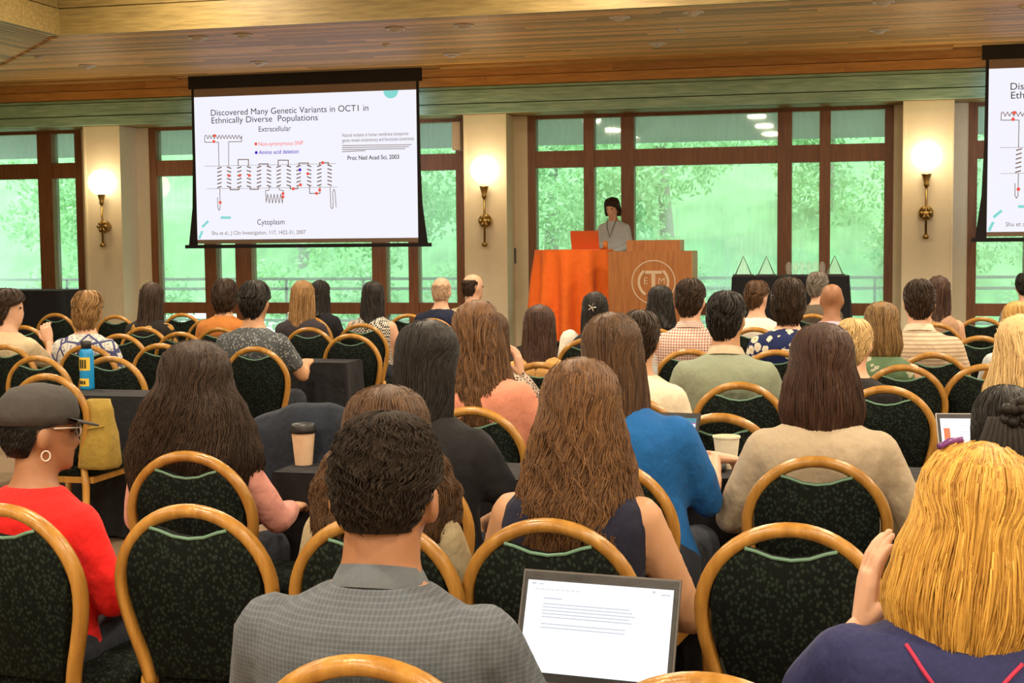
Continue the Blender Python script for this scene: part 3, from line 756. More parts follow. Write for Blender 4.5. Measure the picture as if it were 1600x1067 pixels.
    mb = MB(); legs(mb, .012)
    if standing: mb.ell([(0, .01, .43, .18 * W_, .135), (0, .01, .56, .175 * W_, .13)])
    else: mb.limb([(-.08, -.01, .54), (.08, -.01, .54)], [.115 * W_, .115 * W_], 12)
    po = mb.build('trousers', trousers or DENIM, body, True); remesh(po, max(.014, vox), 2)
    # --- hair, eyes
    if hairstyle in STY: hair(Hm, hairstyle, hcol, body, near, zend)
    if near < 2:
        for s_ in (-1, 1): MB().ball(Hm @ V((s_ * .031, .079, .004)), (.0125, .009, .008), 8, 6, Hm.to_3x3()).build('eye', EYE, body, True)
    # --- the chair this person sits on
    if not standing:
        if chair is None:
            c_ = R3 @ V((0, .03 - cback, 0)); cl = V((root.x, root.y, 0)) + c_
        chair_at(cl, rz, 'gold-framed oval-back chair occupied by the ' + (chair_label or label.split(' with ')[0])[:70])
    return body, Hm, T_, k
DENIM = cloth('dark_trousers', 'plain', [(.02, .024, .035), (.03, .035, .05)])
EYE = M('eye_dark', (.03, .02, .015), .15, 0, 10, 0)
H_BLACK = hairmat('black_hair', (.008, .007, .007), (.030, .025, .022)); H_DK = hairmat('dark_brown_hair', (.016, .009, .006), (.060, .034, .020))
H_BR = hairmat('brown_hair', (.035, .016, .008), (.135, .070, .032)); H_CH = hairmat('chestnut_hair', (.045, .018, .008), (.21, .105, .042))
H_BOB = hairmat('auburn_brown_hair', (.028, .012, .008), (.085, .042, .026)); H_BL = hairmat('blonde_hair', (.30, .16, .04), (.72, .46, .14))
H_GB = hairmat('golden_blonde_hair', (.32, .15, .025), (.80, .47, .10)); H_LB = hairmat('light_blonde_hair', (.45, .29, .12), (.80, .58, .28)); H_GR = hairmat('grey_hair', (.10, .085, .07), (.30, .26, .22))
H_AF = hairmat('black_cropped_hair', (.010, .007, .005), (.040, .026, .018), .7); H_TB = hairmat('tawny_hair', (.12, .06, .02), (.40, .23, .09)); H_DB = hairmat('dark_blond_hair', (.10, .055, .02), (.36, .22, .09))
LT, TN, BN, DK = (.66, .38, .25), (.52, .28, .155), (.34, .155, .075), (.16, .075, .04)
C = cloth
per = {}
per['blazer'] = person('man in a grey-blue plaid blazer with short black hair, typing on a laptop', 605, 640, 'afro', H_AF, C('plaid_blazer', 'plaid', [(.085, .10, .12), (.15, .17, .20)], .5), BN, chair=(568, 1018), sleeve='long', hs=1.05, build=1.55, lean=.10,
    arms={'e1': (.26, .10, .70), 'w1': (.12, .34, .66), 'e-1': (-.26, .10, .70), 'w-1': (-.12, .34, .66)}, chair_label='man in the plaid blazer', collar=C('blazer_collar', 'plain', [(.09, .105, .125), (.13, .15, .17)]))
per['navy'] = person('woman with a golden blonde bob and navy embroidered dress, one hand raised beside her face', 1540, 690, 'bigbob', H_GB, C('navy_dress', 'plain', [(.018, .020, .075), (.03, .034, .11)]), LT, d=2.12, sleeve='short', build=1.25, zend=-.20, tilt=.12, cback=.12,
    arms={'e-1': (-.24, .06, .78), 'w-1': (-.145, .13, .93), 'h-1': (.12, .1, 1), 'n-1': (-1, -.35, .1), 'c-1': .25}, chair_label='blonde woman in navy')
per['red'] = person('woman in a bright red sweater and dark grey cap, wearing glasses', 62, 606, 'crop', H_BLACK, C('red_sweater', 'plain', [(.75, .012, .012), (.9, .03, .025)]), BN, chair=(6, 782), sleeve='long', build=1.15, head=(-38, 0), heading=-8, chair_label='woman in the red sweater')
per['pink'] = person('woman with very full dark curly hair and a dusty pink shirt', 305, 530, 'big', H_DK, C('pink_shirt', 'plain', [(.52, .22, .18), (.66, .31, .26)]), TN, chair=(292, 700), sleeve='long', build=1.1,
    arms={'e1': (.27, .06, .70), 'w1': (.22, .30, .70)}, chair_label='woman in dusty pink')
per['curly'] = person('woman with long brown wavy hair and a navy sleeveless dress', 908, 557, 'curly', H_CH, C('navy_sleeveless', 'plain', [(.012, .013, .03), (.02, .022, .045)]), TN, chair=(857, 805), sleeve='none', build=1.08, lean=.10, zend=-.40,
    arms={'e1': (.27, .06, .66), 'e-1': (-.24, .06, .68)}, chair_label='wavy-haired woman in navy')
per['olive'] = person('woman with brown curly hair in an olive beige short-sleeved top behind the blazer', 604, 600, 'big', H_BR, C('olive_top', 'plain', [(.33, .27, .16), (.42, .35, .22)]), TN, chair=(580, 800), sleeve='short', zend=-.26, build=1.15, hs=.97, chair_label='woman in the olive beige top')
per['blacktee'] = person('woman with shoulder-length black hair and a black short-sleeved top', 668, 498, 'long', H_BLACK, C('black_tee', 'plain', [(.014, .014, .016), (.022, .022, .025)]), TN, d=4.2, zend=-.20, sleeve='short', head=(-22, 0), build=1.08, arms={'e1': (.26, .06, .70)}, chair_label='woman in the black top')
per['beige'] = person('woman with a smooth auburn bob and a beige knit sweater', 1285, 503, 'bigbob', H_BOB, C('beige_knit', 'plain', [(.42, .34, .24), (.52, .43, .31)]), LT, chair=(1276, 708), sleeve='long', build=1.22, zend=-.215,
    arms={'e-1': (-.27, .04, .68), 'e1': (.27, .04, .68)}, chair_label='woman in the beige sweater')
per['blue'] = person('woman with long brown hair and a bright blue blouse, reaching for a white cup', 952, 487, 'long', H_BR, C('blue_blouse', 'plain', [(.010, .10, .34), (.02, .15, .45)]), LT, d=4.2, zend=-.33, sleeve='elbow', build=1.4, heading=-8, tilt=-.10,
    arms={'e1': (.215, .12, .70), 'w1': (.195, .32, .81), 'h1': (.55, 1, -.2), 'c1': .45}, chair_label='woman in the blue blouse')
per['salmon'] = person('woman with long wavy brown hair and a salmon pink shirt', 742, 468, 'wavy', H_CH, C('salmon_shirt', 'plain', [(.60, .22, .14), (.72, .30, .20)]), LT, d=5.45, sleeve='long', build=1.1, tilt=-.08, zend=-.42, chair_label='woman in the salmon shirt')
per['white'] = person('dark-haired person in a cream white shirt half hidden behind the blue blouse', 1000, 483, 'short', H_DK, C('cream_shirt', 'plain', [(.72, .62, .46), (.82, .73, .56)]), TN, d=5.75, sleeve='short', chair_label='person in the cream white shirt')
per['polo'] = person('man with black hair and a sage green polo shirt', 1135, 453, 'short', H_BLACK, C('sage_polo', 'plain', [(.23, .27, .19), (.31, .35, .26)]), TN, chair=(1155, 592), sleeve='short', build=1.32, head=(-12, 0), collar=C('polo_collar', 'plain', [(.48, .40, .28), (.55, .46, .33)]), chair_label='man in the sage polo shirt')
per['blondman'] = person('person with cropped bleached blond hair and a black t-shirt', 1335, 496, 'short', H_LB, C('black_tshirt', 'plain', [(.012, .012, .013), (.02, .02, .022)]), LT, chair=(1384, 598), sleeve='short', head=(-15, 0), build=1.1, chair_label='person with bleached blond hair')
per['greenfl'] = person('woman with a dark blonde bob and a sleeveless green floral top', 1378, 470, 'bob', H_DB, C('green_floral', 'floral', [(.10, .17, .09), (.42, .42, .30), (.45, .15, .12)], 1.4), LT, chair=(1412, 565), sleeve='none', build=1.05, arms={'e1': (.25, .03, .69)}, chair_label='woman in the green floral top')
per['stripe'] = person('man with short dark hair and a beige striped shirt', 1437, 435, 'short', H_DK, C('striped_shirt', 'stripe', [(.62, .50, .36), (.32, .22, .16)], 1.3), LT, chair=(1458, 546), sleeve='short', build=1.3, collar=C('stripe_collar', 'plain', [(.6, .5, .38)]), chair_label='man in the striped shirt')
per['longbr'] = person('woman with long straight brown hair beyond the striped shirt', 1468, 430, 'long', H_BOB, C('tan_top', 'plain', [(.36, .22, .14)]), LT, d=10.2, sleeve='none', zend=-.34, tilt=.06, chair_label='long-haired woman beyond the striped shirt')
per['navyfl'] = person('woman with short dark hair and a navy shirt with white flowers', 1232, 432, 'tousled', H_DK, C('navy_floral', 'floral', [(.015, .025, .10), (.70, .66, .55), (.55, .40, .12)], 1.0), LT, chair=(1213, 542), sleeve='short', build=1.12, chair_label='woman in the navy floral shirt')
per['purple'] = person('bald man in a lilac shirt', 1300, 443, 'none', H_AF, C('lilac_shirt', 'plain', [(.46, .36, .46), (.56, .45, .55)]), BN, d=9.5, sleeve='long', build=1.2, chair_label='bald man in the lilac shirt')
per['grey'] = person('man with thin grey hair close to the award table', 1278, 424, 'short', H_GR, C('brown_jacket', 'plain', [(.10, .08, .06)]), LT, chair=(1269, 486), sleeve='long', head=(-30, 0), chair_label='grey-haired man')
per['whiteshirt'] = person('man with short brown hair and a white shirt', 1183, 437, 'short', H_BR, C('white_shirt', 'plain', [(.76, .70, .60), (.85, .79, .69)]), LT, d=9.9, sleeve='long', head=(-30, 0), build=1.15, chair_label='man in the white shirt')
per['check'] = person('man with short dark hair and a red and white checked shirt', 1079, 434, 'short', H_DK, C('checked_shirt', 'check', [(.74, .62, .54), (.30, .06, .05)], .95), LT, chair=(1077, 541), sleeve='short', build=1.2, head=(-10, 0), collar=C('check_collar', 'check', [(.74, .62, .54), (.30, .06, .05)], .6), chair_label='man in the checked shirt')
per['blk2'] = person('woman with dark wavy hair and a dark jacket below the lectern emblem', 1032, 445, 'wavy', H_BLACK, C('dark_jacket', 'plain', [(.012, .014, .03)]), LT, d=9.9, sleeve='long', zend=-.2, chair_label='dark-haired woman below the lectern')
per['clip'] = person('woman with dark hair held by a metal clip, in a dark vest over white sleeves', 930, 455, 'long', H_BLACK, C('dark_vest', 'plain', [(.012, .013, .02)]), LT, d=9.0, sleeve='none', zend=-.24, chair_label='woman with the hair clip')
per['mustard'] = person('woman with long brown hair and a mustard top', 843, 475, 'long', H_BOB, C('mustard_top', 'plain', [(.55, .30, .10)]), LT, chair=(843, 561), sleeve='short', zend=-.30, chair_label='woman in the mustard top')
per['cheek'] = person('person in a zigzag patterned sleeve holding a hand to the cheek', 768, 486, 'long', H_BR, C('zigzag_blouse', 'hound', [(.55, .45, .36), (.10, .06, .05)], .6), LT, d=6.6, sleeve='long', zend=-.2,
    arms={'e1': (.27, .10, .74), 'w1': (.12, .15, .95), 'h1': (-.2, .1, 1), 'n1': (1, -.3, 0)}, chair_label='person holding a hand to the cheek')
per['tan'] = person('balding dark-haired man in a tan jacket', 739, 428, 'fringe', H_DK, C('tan_jacket', 'plain', [(.44, .34, .20), (.52, .41, .26)]), LT, d=12.0, sleeve='long', head=(-40, 0), build=1.15, chair_label='man in the tan jacket')
per['bald'] = person('bald man in a dark navy jacket', 690, 433, 'fringe', hairmat('thin_fair_hair', (.46, .30, .19), (.60, .42, .28)), C('navy_jacket', 'plain', [(.010, .014, .035)]), LT, d=11.4, sleeve='long', build=1.25, chair_label='bald man in the navy jacket')
per['hound'] = person('woman with shoulder-length black hair and a black and white houndstooth top', 583, 438, 'long', H_BLACK, C('houndstooth', 'hound', [(.03, .03, .03), (.66, .62, .55)], .55), LT, d=10.8, sleeve='none', zend=-.26, build=1.1, chair_label='woman in the houndstooth top')
per['blonde3'] = person('woman with long straight dark blonde hair', 473, 437, 'long', H_TB, C('dark_dress', 'plain', [(.03, .025, .03)]), LT, chair=(482, 507), sleeve='short', zend=-.42, chair_label='woman with long dark blonde hair')
per['blk3'] = person('woman with dark hair and a black cardigan beside the long blonde hair', 500, 437, 'long', H_BLACK, C('black_cardigan', 'plain', [(.012, .012, .016)]), LT, d=11.9, sleeve='long', zend=-.2, chair_label='woman in the black cardigan')
per['charcoal'] = person('man with short black hair and a speckled charcoal short-sleeved shirt', 398, 437, 'short', H_BLACK, C('charcoal_speckle', 'speckle', [(.075, .085, .095), (.30, .32, .33)], 1.0), TN, chair=(398, 537), sleeve='short', build=1.32, hs=1.08, arms={'e1': (.27, .10, .70), 'w1': (.2, .33, .76)}, chair_label='man in the speckled shirt')
per['orange'] = person('person with short brown curls and a rust orange shirt', 352, 434, 'tousled', H_DK, C('rust_shirt', 'plain', [(.46, .16, .035), (.55, .21, .05)]), TN, chair=(342, 507), sleeve='short', build=1.15, chair_label='person in the rust orange shirt')
per['flor3'] = person('woman with long dark hair fading to blonde tips and a black floral dress', 237, 440, 'long', H_DK, C('black_floral', 'floral', [(.02, .018, .016), (.45, .25, .06)], 1.1), LT, chair=(224, 506), sleeve='short', zend=-.44, chair_label='woman in the black floral dress')
per['patch'] = person('man with tousled tawny hair and a white shirt with a blue patchwork print', 137, 452, 'tousled', H_TB, C('patchwork_shirt', 'patch', [(.68, .66, .60), (.07, .08, .20), (.25, .28, .40)], 1.0), LT, chair=(135, 534), sleeve='short', build=1.3, chair_label='man in the patchwork print shirt')
per['beigeman'] = person('man in a pale beige shirt, hand at his mouth, seen in profile', 12, 449, 'tousled', H_DK, C('pale_beige_shirt', 'plain', [(.60, .49, .30), (.68, .56, .37)]), LT, chair=(8, 534), sleeve='short', head=(-62, 0), build=1.25,
    arms={'e1': (.25, .12, .76), 'w1': (.20, .17, .93), 'h1': (-.35, .1, 1), 'n1': (.3, -1, .1), 'c1': .7}, chair_label='man in the pale beige shirt')
per['edge'] = person('black-haired person at the far end near the right window', 1602, 425, 'short', H_BLACK, C('grey_shirt', 'plain', [(.2, .2, .22)]), LT, d=12.0, chair_label='black-haired person near the right window')
per['ltblue'] = person('blonde woman in a pale blue shirt', 1590, 470, 'bob', H_BL, C('pale_blue_shirt', 'plain', [(.50, .55, .58), (.58, .63, .66)]), LT, d=7.9, sleeve='short', chair_label='blonde woman in pale blue')
per['longblonde'] = person('woman with very long pale blonde hair', 1592, 490, 'mane', H_LB, C('cream_blouse', 'plain', [(.55, .48, .38)]), LT, d=5.4, sleeve='long', zend=-.52, tilt=-.10, chair_label='woman with very long pale blonde hair')
per['braid'] = person('woman with black braided hair gathered in a band', 1572, 600, 'updo', H_BLACK, C('black_jersey', 'plain', [(.015, .014, .016)]), DK, d=3.75, sleeve='long', hs=1.08, chair_label='woman with braided hair')
per['speaker'] = person('woman with a dark bob and pale blue-grey blouse speaking behind the lectern', 955, 308, 'bob', H_DK, C('blue_grey_blouse', 'plain', [(.42, .47, .50), (.50, .55, .58)]), LT, Y=16.12, standing=True, floor=.35, heading=168, head=(-4, -10), sleeve='long', zend=-.10, lean=.06)

# ---- details worn by people
def worn(key, fn): fn(*per[key])
def cap_(body, Hm, T_, k):
    CAPM = M('grey_felt', (.055, .05, .048), .9, .2, 40, .3)
    mb = MB(); rs = []
    for z, r1, r2 in ((.02, .082, .106), (.05, .088, .112), (.09, .082, .104), (.12, .058, .076), (.134, .012, .016)): rs.append([Hm @ V((r1 * math.cos(a), r2 * math.sin(a) - .004, z)) for a in [2 * PI * j / 22 for j in range(22)]])
    c = mb.rings(rs).build('cap', CAPM, body, True)
    mb = MB(); top = []; bot = []
    for j in range(13):
        a = PI * (j / 12); top.append(V((.078 * math.cos(a), .085 + .075 * math.sin(a), .032 - .02 * math.sin(a)))); bot.append(V((.078 * math.cos(a), .06, .04)))
    mb.rings([[Hm @ p for p in bot], [Hm @ p for p in top], [Hm @ (p - V((0, 0, .006))) for p in top], [Hm @ (p - V((0, 0, .008))) for p in bot]], False, False).build('brim', CAPM, c, True)
    g = MB()
    for s_ in (-1, 1):
        g.tube([Hm @ V((s_ * .034 + .026 * math.cos(a), .098, .004 + .02 * math.sin(a))) for a in [2 * PI * j / 14 for j in range(14)]], .0028, 6, loop=True)
        g.tube([Hm @ V((s_ * .06, .096, .01)), Hm @ V((s_ * .079, .02, .012))], .0025, 6)
    g.tube([Hm @ V((-.009, .1, .008)), Hm @ V((.009, .1, .008))], .0025, 6).build('glasses', M('clear_grey_frame', (.45, .4, .36), .3), body, True)
    for s_ in (-1, 1): MB().tube([Hm @ V((s_ * .082 + .0, -.002 + .012 * math.cos(a), -.062 + .014 * math.sin(a))) for a in [2 * PI * j / 12 for j in range(12)]], .002, 6, loop=True).build('earring', WHITE, body, True)
worn('red', cap_)
def dress_(body, Hm, T_, k):
    RD = M('red_braid', (.42, .02, .07), .8); PK = M('cream_petal', (.72, .62, .48), .8); 
    mb = MB()
    TS = [(.82, .160, .112, -.018), (.885, .170, .110, -.022), (.93, .160, .098, -.024), (.958, .128, .080, -.022), (.98, .092, .066, -.016), (.998, .066, .060, -.010)]
    def back(x, z):
        wx, wy, cy = interp([q for q in TS[::-1]], z)
        return T_ @ V((x, cy - (wy + .019) * math.sqrt(max(.05, 1 - (x / (wx + .02)) ** 2)), z))
    for s_ in (-1, 1): mb.tube([back(s_ * (.085 - .085 * q / 10), .965 - .085 * q / 10) for q in range(11)], .0035, 6)
    mb.tube([back(0, .88), back(0, .84)], .005, 6).build('red_braid', RD, body, True)
    for x, z in ((0, .898), (-.022, .878), (.022, .878), (0, .858)):
        o = MB(); 
        for q in range(4): o.ball(back(x + .008 * math.cos(q * PI / 2), z + .008 * math.sin(q * PI / 2)), (.009, .006, .009), 8, 6)
        o.build('embroidered_flower', PK, body, True)
    w = T_ @ V((-.145, .13, .93)); br = MB()
    for j in range(18):
        a = 2 * PI * j / 18; br.ball(w + V((.036 * math.cos(a), .036 * math.sin(a), -.02 + .004 * (j % 2))), .008, 6, 5)
    br.build('bead_bracelet', M('pale_beads', (.62, .52, .36), .25), body, True)
    MB().tube([Hm @ V((-.07, -.02, .118)), Hm @ V((-.055, -.005, .127)), Hm @ V((-.035, .0, .133))], .0055, 8).build('hair_clip', M('violet_clip', (.14, .03, .18), .3), body, True)
worn('navy', dress_)
def clip_(body, Hm, T_, k):
    mb = MB()
    for q in range(5): mb.limb([Hm @ V((.0, -.118, .02)), Hm @ V((.026 * math.cos(q * 1.257), -.122, .02 + .026 * math.sin(q * 1.257)))], [.005, .004], 6)
    mb.build('metal_hair_clip', M('pewter', (.5, .48, .42), .3, metal=1), body, True)
    for s_ in (-1, 1): MB().limb([T_ @ V((s_ * .17, -.02, .95)), T_ @ V((s_ * .20, 0, .82)), T_ @ V((s_ * .215, .03, .69))], [.066, .06, .05], 10).build('sleeve', C('white_sleeve', 'plain', [(.7, .66, .58)]), body, True)
worn('clip', clip_)
def braid_(body, Hm, T_, k):
    hb = MB()
    for q in range(14):
        a = q * 2.4; r = .014 + .026 * (q / 14)
        hb.ball(Hm @ V((.02 + r * math.cos(a), -.112 - .012 * (q % 2), .06 + r * math.sin(a))), (.02, .02, .018), 8, 6)
    b_ = hb.build('braided_bun', H_BLACK, body, True)
    for q in range(11):
        x = -.085 + q * .017; MB().limb([Hm @ V((x * .6, -.112, .04)), Hm @ V((x, -.128, -.06)), Hm @ V((x * 1.15, -.125, -.17))], [.011, .012, .009], 8).build('braid', H_BLACK, body, True)
worn('braid', braid_)
def lan_(body, Hm, T_, k):
    MB().tube([T_ @ V((-.06, .02, 1.03)), T_ @ V((-.045, .10, .93)), T_ @ V((0, .125, .80)), T_ @ V((.045, .10, .93)), T_ @ V((.06, .02, 1.03))], .004, 6).build('lanyard', DARKM, body, True)
worn('speaker', lan_)

# ---- empty chairs the photograph shows
for q in ((296, 783), (1236, 812), (1100, 1045), (1125, 641)):
    chair_at(chair_px(*q), 0, 'empty gold-framed oval-back chair with black-green fabric ' + {296: 'between the red sweater and the plaid blazer', 1236: 'in front of the beige sweater woman\'s chair', 1100: 'beside the open laptop of the blazer man', 1125: 'behind the white paper cup'}[q[0]], 'chair')
for q in ((86, 485), (36, 504), (180, 488), (284, 485), (281, 514), (57, 551), (172, 552), (72, 579), (250, 532), (548, 517), (638, 486), (325, 494), (187, 517)):
    chair_at(chair_px(*q), 0, 'empty gold-framed oval-back chair in the rows before the screen', 'empty chairs in the left block')
for q in ((1534, 491), (1532, 520), (1542, 564)):
    chair_at(chair_px(*q), 0, 'empty gold-framed oval-back chair in the rows before the award table', 'empty chairs in the right block')

# ------------------------------------------------------------------ tables
def table(x0, x1, y0, y1, z, label, folds=9):
    e = empty('draped_table', ((x0 + x1) / 2, (y0 + y1) / 2, 0)); tag(e, label, 'table')
    hx, hy = (x1 - x0) / 2, (y1 - y0) / 2
    MB().box((-hx, -hy, z - .008), (hx, hy, z)).build('table_top', BLACKCL, e)
    mb = MB(); rs = []; n = 120
    for zz_, g in ((z - .004, .004), (z * .7, .012), (z * .35, .022), (.02, .03)):
        ring = []
        for j in range(n):
            t = j / n * 4; sd = int(t); f = t - sd
            P_ = [(-hx, -hy), (hx, -hy), (hx, hy), (-hx, hy)]; a, c = P_[sd], P_[(sd + 1) % 4]
            x, y = a[0] + (c[0] - a[0]) * f, a[1] + (c[1] - a[1]) * f
            N_ = ((0, -1), (1, 0), (0, 1), (-1, 0))[sd]; w_ = g * (.6 + .6 * math.sin(j * 2 * PI * folds * 4 / n)) * math.sin(PI * f)
            ring.append(V((x * (1 + g / max(hx, .3)) + N_[0] * w_, y * (1 + g / max(hy, .2)) + N_[1] * w_, zz_)))
        rs.append(ring)
    mb.rings(rs, False).build('tablecloth_skirt', BLACKCL, e, True)
    for sx in (-1, 1):
        for sy in (-1, 1): MB().tube([(sx * (hx - .08), sy * (hy - .06), 0), (sx * (hx - .08), sy * (hy - .06), z - .01)], .016, 8).build('leg', DARKM, e, True)
    return e
def ytab(px, py, z=.74): return PZ(px, py, z)
a = ytab(60, 621); b_ = ytab(330, 619); yb_ = ytab(200, 608)
table(a.x, b_.x, a.y + .12, a.y + .42, .74, 'black-draped table carrying the blue water bottle')
a = ytab(440, 569); b_ = ytab(541, 567)
table(a.x - .3, b_.x, b_.y, b_.y + .3, .74, 'small black-draped table beside the man in the speckled shirt')
a = ytab(408, 745); b_ = ytab(900, 745)
table(a.x, b_.x, a.y + .10, a.y + .44, .74, 'long black-draped table carrying the lidded coffee cup')
c_ = ytab(1010, 752); d_ = ytab(1640, 742)
TBR = table(c_.x, d_.x, c_.y + .10, c_.y + .44, .74, 'long black-draped table carrying the white paper cup and two laptops')
p = PY(70, 453, 15.6)
table(PY(-120, 453, 15.6).x, PY(116, 455, 15.6).x, 15.3, 15.9, p.z, 'tall black-draped side table at the far left window', 14)
p0, p1 = PY(1147, 432, 15.7), PY(1326, 430, 15.7)
aw = table(p0.x, p1.x, 15.45, 16.05, (p0.z + p1.z) / 2 - .35, 'black-draped award table on the stage with glass trophies', 12); aw.location.z = .35

# ------------------------------------------------------------------ lectern, orange table and what stands on it
ORG = C('orange_cloth', 'plain', [(.80, .135, .015), (.92, .19, .03)])
yt = 15.32; p = PY(897, 390, yt); xa_, xb_ = PY(836, 395, yt).x, PY(958, 395, yt).x; R_ = (xb_ - xa_) / 2
e = empty('cocktail_table', ((xa_ + xb_) / 2, yt + .0, .35)); tag(e, 'tall round cocktail table under a bright orange cloth on the stage', 'table')
zt_ = p.z - .35; mb = MB(); n = 96; rs = []
for t in (0, .03, .3, .6, .85, 1.0):
    rs.append([V(((R_ * (.985 + .10 * t) + .06 * min(1, t * 3) * math.sin(11 * a) * (.6 + t * .8)) * math.cos(a), (R_ * (.985 + .10 * t) + .06 * min(1, t * 3) * math.sin(11 * a) * (.6 + t * .8)) * math.sin(a), zt_ - t * (zt_ - .07))) for a in [2 * PI * j / n for j in range(n)]])
mb.rings(rs, False); o = mb.build('orange_cloth', ORG, e, True)
MB().lathe([(R_ * .99, zt_ - .012), (R_ * .99, zt_), (.01, zt_ + .001)], n=48).build('table_top', ORG, e)
MB().lathe([(.22, 0), (.22, .02), (.03, .05), (.03, zt_ - .02)], n=20).build('pedestal', DARKM, e, True)
# laptop on it
def laptop(loc, rz, wd, dp, ang, lid, scr_mat, label, base=.014, lines=None):
    e = empty('laptop', loc, rz); tag(e, label, 'laptop')
    MB().box((-wd / 2, -dp / 2, 0), (wd / 2, dp / 2, base)).build('base', lid, e)
    MB().box((-wd / 2 + .02, -dp / 2 + .09, base), (wd / 2 - .02, dp / 2 - .02, base + .002)).build('keyboard', DARKM, e)
    h_ = dp * .97; Ml = Matrix.Translation((0, dp / 2, base)) @ Matrix.Rotation(-ang, 4, 'X')
    l_ = MB().box((-wd / 2, 0, 0), (wd / 2, .007, h_)).xf(Ml).build('lid', lid, e)
    MB().box((-wd / 2 + .004, -.0015, .004), (wd / 2 - .004, 0, h_ - .004)).xf(Ml).build('bezel', DARKM, l_)
    s_ = MB().box((-wd / 2 + .013, -.003, .02), (wd / 2 - .013, -.0015, h_ - .022)).xf(Ml).build('display', scr_mat, l_)
    if lines:
        for nm, mt, rects in lines:
            mb = MB()
            for (a, b_, c, d2) in rects: mb.box((-wd / 2 + .013 + a * (wd - .026), -.0036, .02 + b_ * (h_ - .042)), (-wd / 2 + .013 + c * (wd - .026), -.003, .02 + d2 * (h_ - .042)))
            mb.xf(Ml).build(nm, mt, l_)['kind'] = 'stuff'
    return e
DISP = emit('laptop_display', (.93, .96, 1.0), .9); SIL = M('silver_aluminium', (.45, .44, .43), .35, .05, 40, .02, .8); REFLID = M('orange_reflection_lid', (.62, .13, .035), .4, .05, 40, .02, .3)  # cocktail table laptop is silver; orange reflection painted into its lid colour
GRT = emit('document_text', (.62, .65, .72), .75); TB = emit('toolbar_teal', (.05, .30, .40), .7); MG = emit('toolbar_magenta', (.55, .12, .45), .7); OB = emit('sidebar_orange', (.85, .22, .08), .8)
pl = PY(915, 389, 15.2)
laptop((pl.x, 15.3, p.z), PI, .31, .21, math.radians(20), REFLID, DISP, 'silver laptop with an orange reflection painted into its lid, on the orange cocktail table')
pg = PY(954, 386, 15.3); tag(MB().lathe([(.026, 0), (.034, .09), (.031, .09), (.024, .006), (.005, .006)], (0, 0, 0)).build('glass_of_tea', M('amber_glass', (.55, .16, .03), .1), None, True), 'small amber drinking glass on the orange table', 'glass'); bpy.data.objects['glass_of_tea'].location = (xb_ - .1, 15.4, p.z)
# lectern
LW = wood('lectern_veneer', (.24, .075, .015), (.38, .145, .035), 'Z', .4, rand=.02); LS = wood('lectern_side', (.36, .17, .06), (.5, .27, .10), 'Z', .4, rand=.02)
yl = 14.28; l0, l1, l2 = PY(955, 393, yl), PY(1076, 393, yl), PY(1094, 393, yl + .45)
e = empty('lectern', ((l0.x + l1.x) / 2, yl, .35)); tag(e, 'wide veneered wooden lectern with a round pale emblem', 'lectern')
hw = (l1.x - l0.x) / 2 + .03; hz = l0.z - .35
MB().box((-hw, 0, 0), (hw, .5, hz)).build('body', LW, e)
MB().box((hw, .003, .0), (hw + .006, .497, hz - .003)).build('side_panel', LS, e)
MB().box((-hw - .01, -.01, 0), (hw + .012, .51, .06)).build('plinth', LW, e)
t0, t1 = PY(979, 376, yl + .1).x - e.location.x, PY(1062, 376, yl + .1).x - e.location.x; hz2 = zat(1020, 375, yl + .1) - .35
MB().box((t0, .1, hz), (t1, .45, hz2)).build('reading_shelf', LW, e)
MB().box((t1, .103, hz), (t1 + .005, .447, hz2 - .003)).build('shelf_side', LS, e)
EM = M('etched_pale_emblem', (.50, .36, .24), .5); ec = PY(1021, 441, yl); ex, ez = ec.x - e.location.x, ec.z - .35; er = .22
MB().tube([(ex + er * math.cos(a), -.002, ez + er * math.sin(a)) for a in [2 * PI * j / 48 for j in range(48)]], .007, 6, .4, loop=True, side=(0, 1, 0)).build('emblem_ring', EM, e)
emb = MB().box((ex - .085, -.005, ez + .085), (ex + .085, 0, ez + .118)).box((ex - .02, -.005, ez - .13), (ex + .02, 0, ez + .086)); emb.build('emblem_letter', EM, e)
for s_, a0, a1 in ((-1, PI * .72, PI * 1.32), (1, -PI * .32, PI * .28)):
    MB().tube([(ex + .15 * math.cos(a0 + (a1 - a0) * j / 16), -.003, ez + .15 * math.sin(a0 + (a1 - a0) * j / 16)) for j in range(17)], .016, 6, .25, side=(0, 1, 0)).build('emblem_arc', EM, e)
for s_, ch in ((-1, 'E'), (1, 'M')):
    o = text('emblem_small_letter', ch, .1, (ex + s_ * .075 - .03, -.004, ez - .02), EM, e)
# trophies on the award table
TG, nt, b = newmat('clear_trophy_glass'); b.inputs['Base Color'].default_value = (.9, .97, .92, 1); b.inputs['Roughness'].default_value = .03; b.inputs['Alpha'].default_value = .16; b.inputs['Metallic'].default_value = .0
EDGE = M('dark_glass_edge', (.12, .16, .12), .2)
zt_ = aw.location.z + (p0.z + p1.z) / 2 - .35
for px, hpx in ((1161, 32), (1197, 32), (1304, 32)):
    q = PY(px, 428, 15.6); h_ = .2; e = empty('glass_trophy', (q.x, 15.65, zt_)); tag(e, 'triangular clear glass trophy on a black base', 'trophy', 'triangular glass trophies')
    MB().box((-.11, -.05, 0), (.11, .05, .02)).build('base', DARKM, e)
    v = [(-.085, -.012, .02), (.085, -.012, .02), (.0, -.012, .02 + h_), (-.085, .012, .02), (.085, .012, .02), (0, .012, .02 + h_)]
    MB().add(v, [(0, 1, 2), (5, 4, 3), (0, 3, 4, 1), (1, 4, 5, 2), (2, 5, 3, 0)]).build('glass', TG, e)
    MB().tube([v[0], v[2], v[1]], .007, 6).build('rim', EDGE, e)
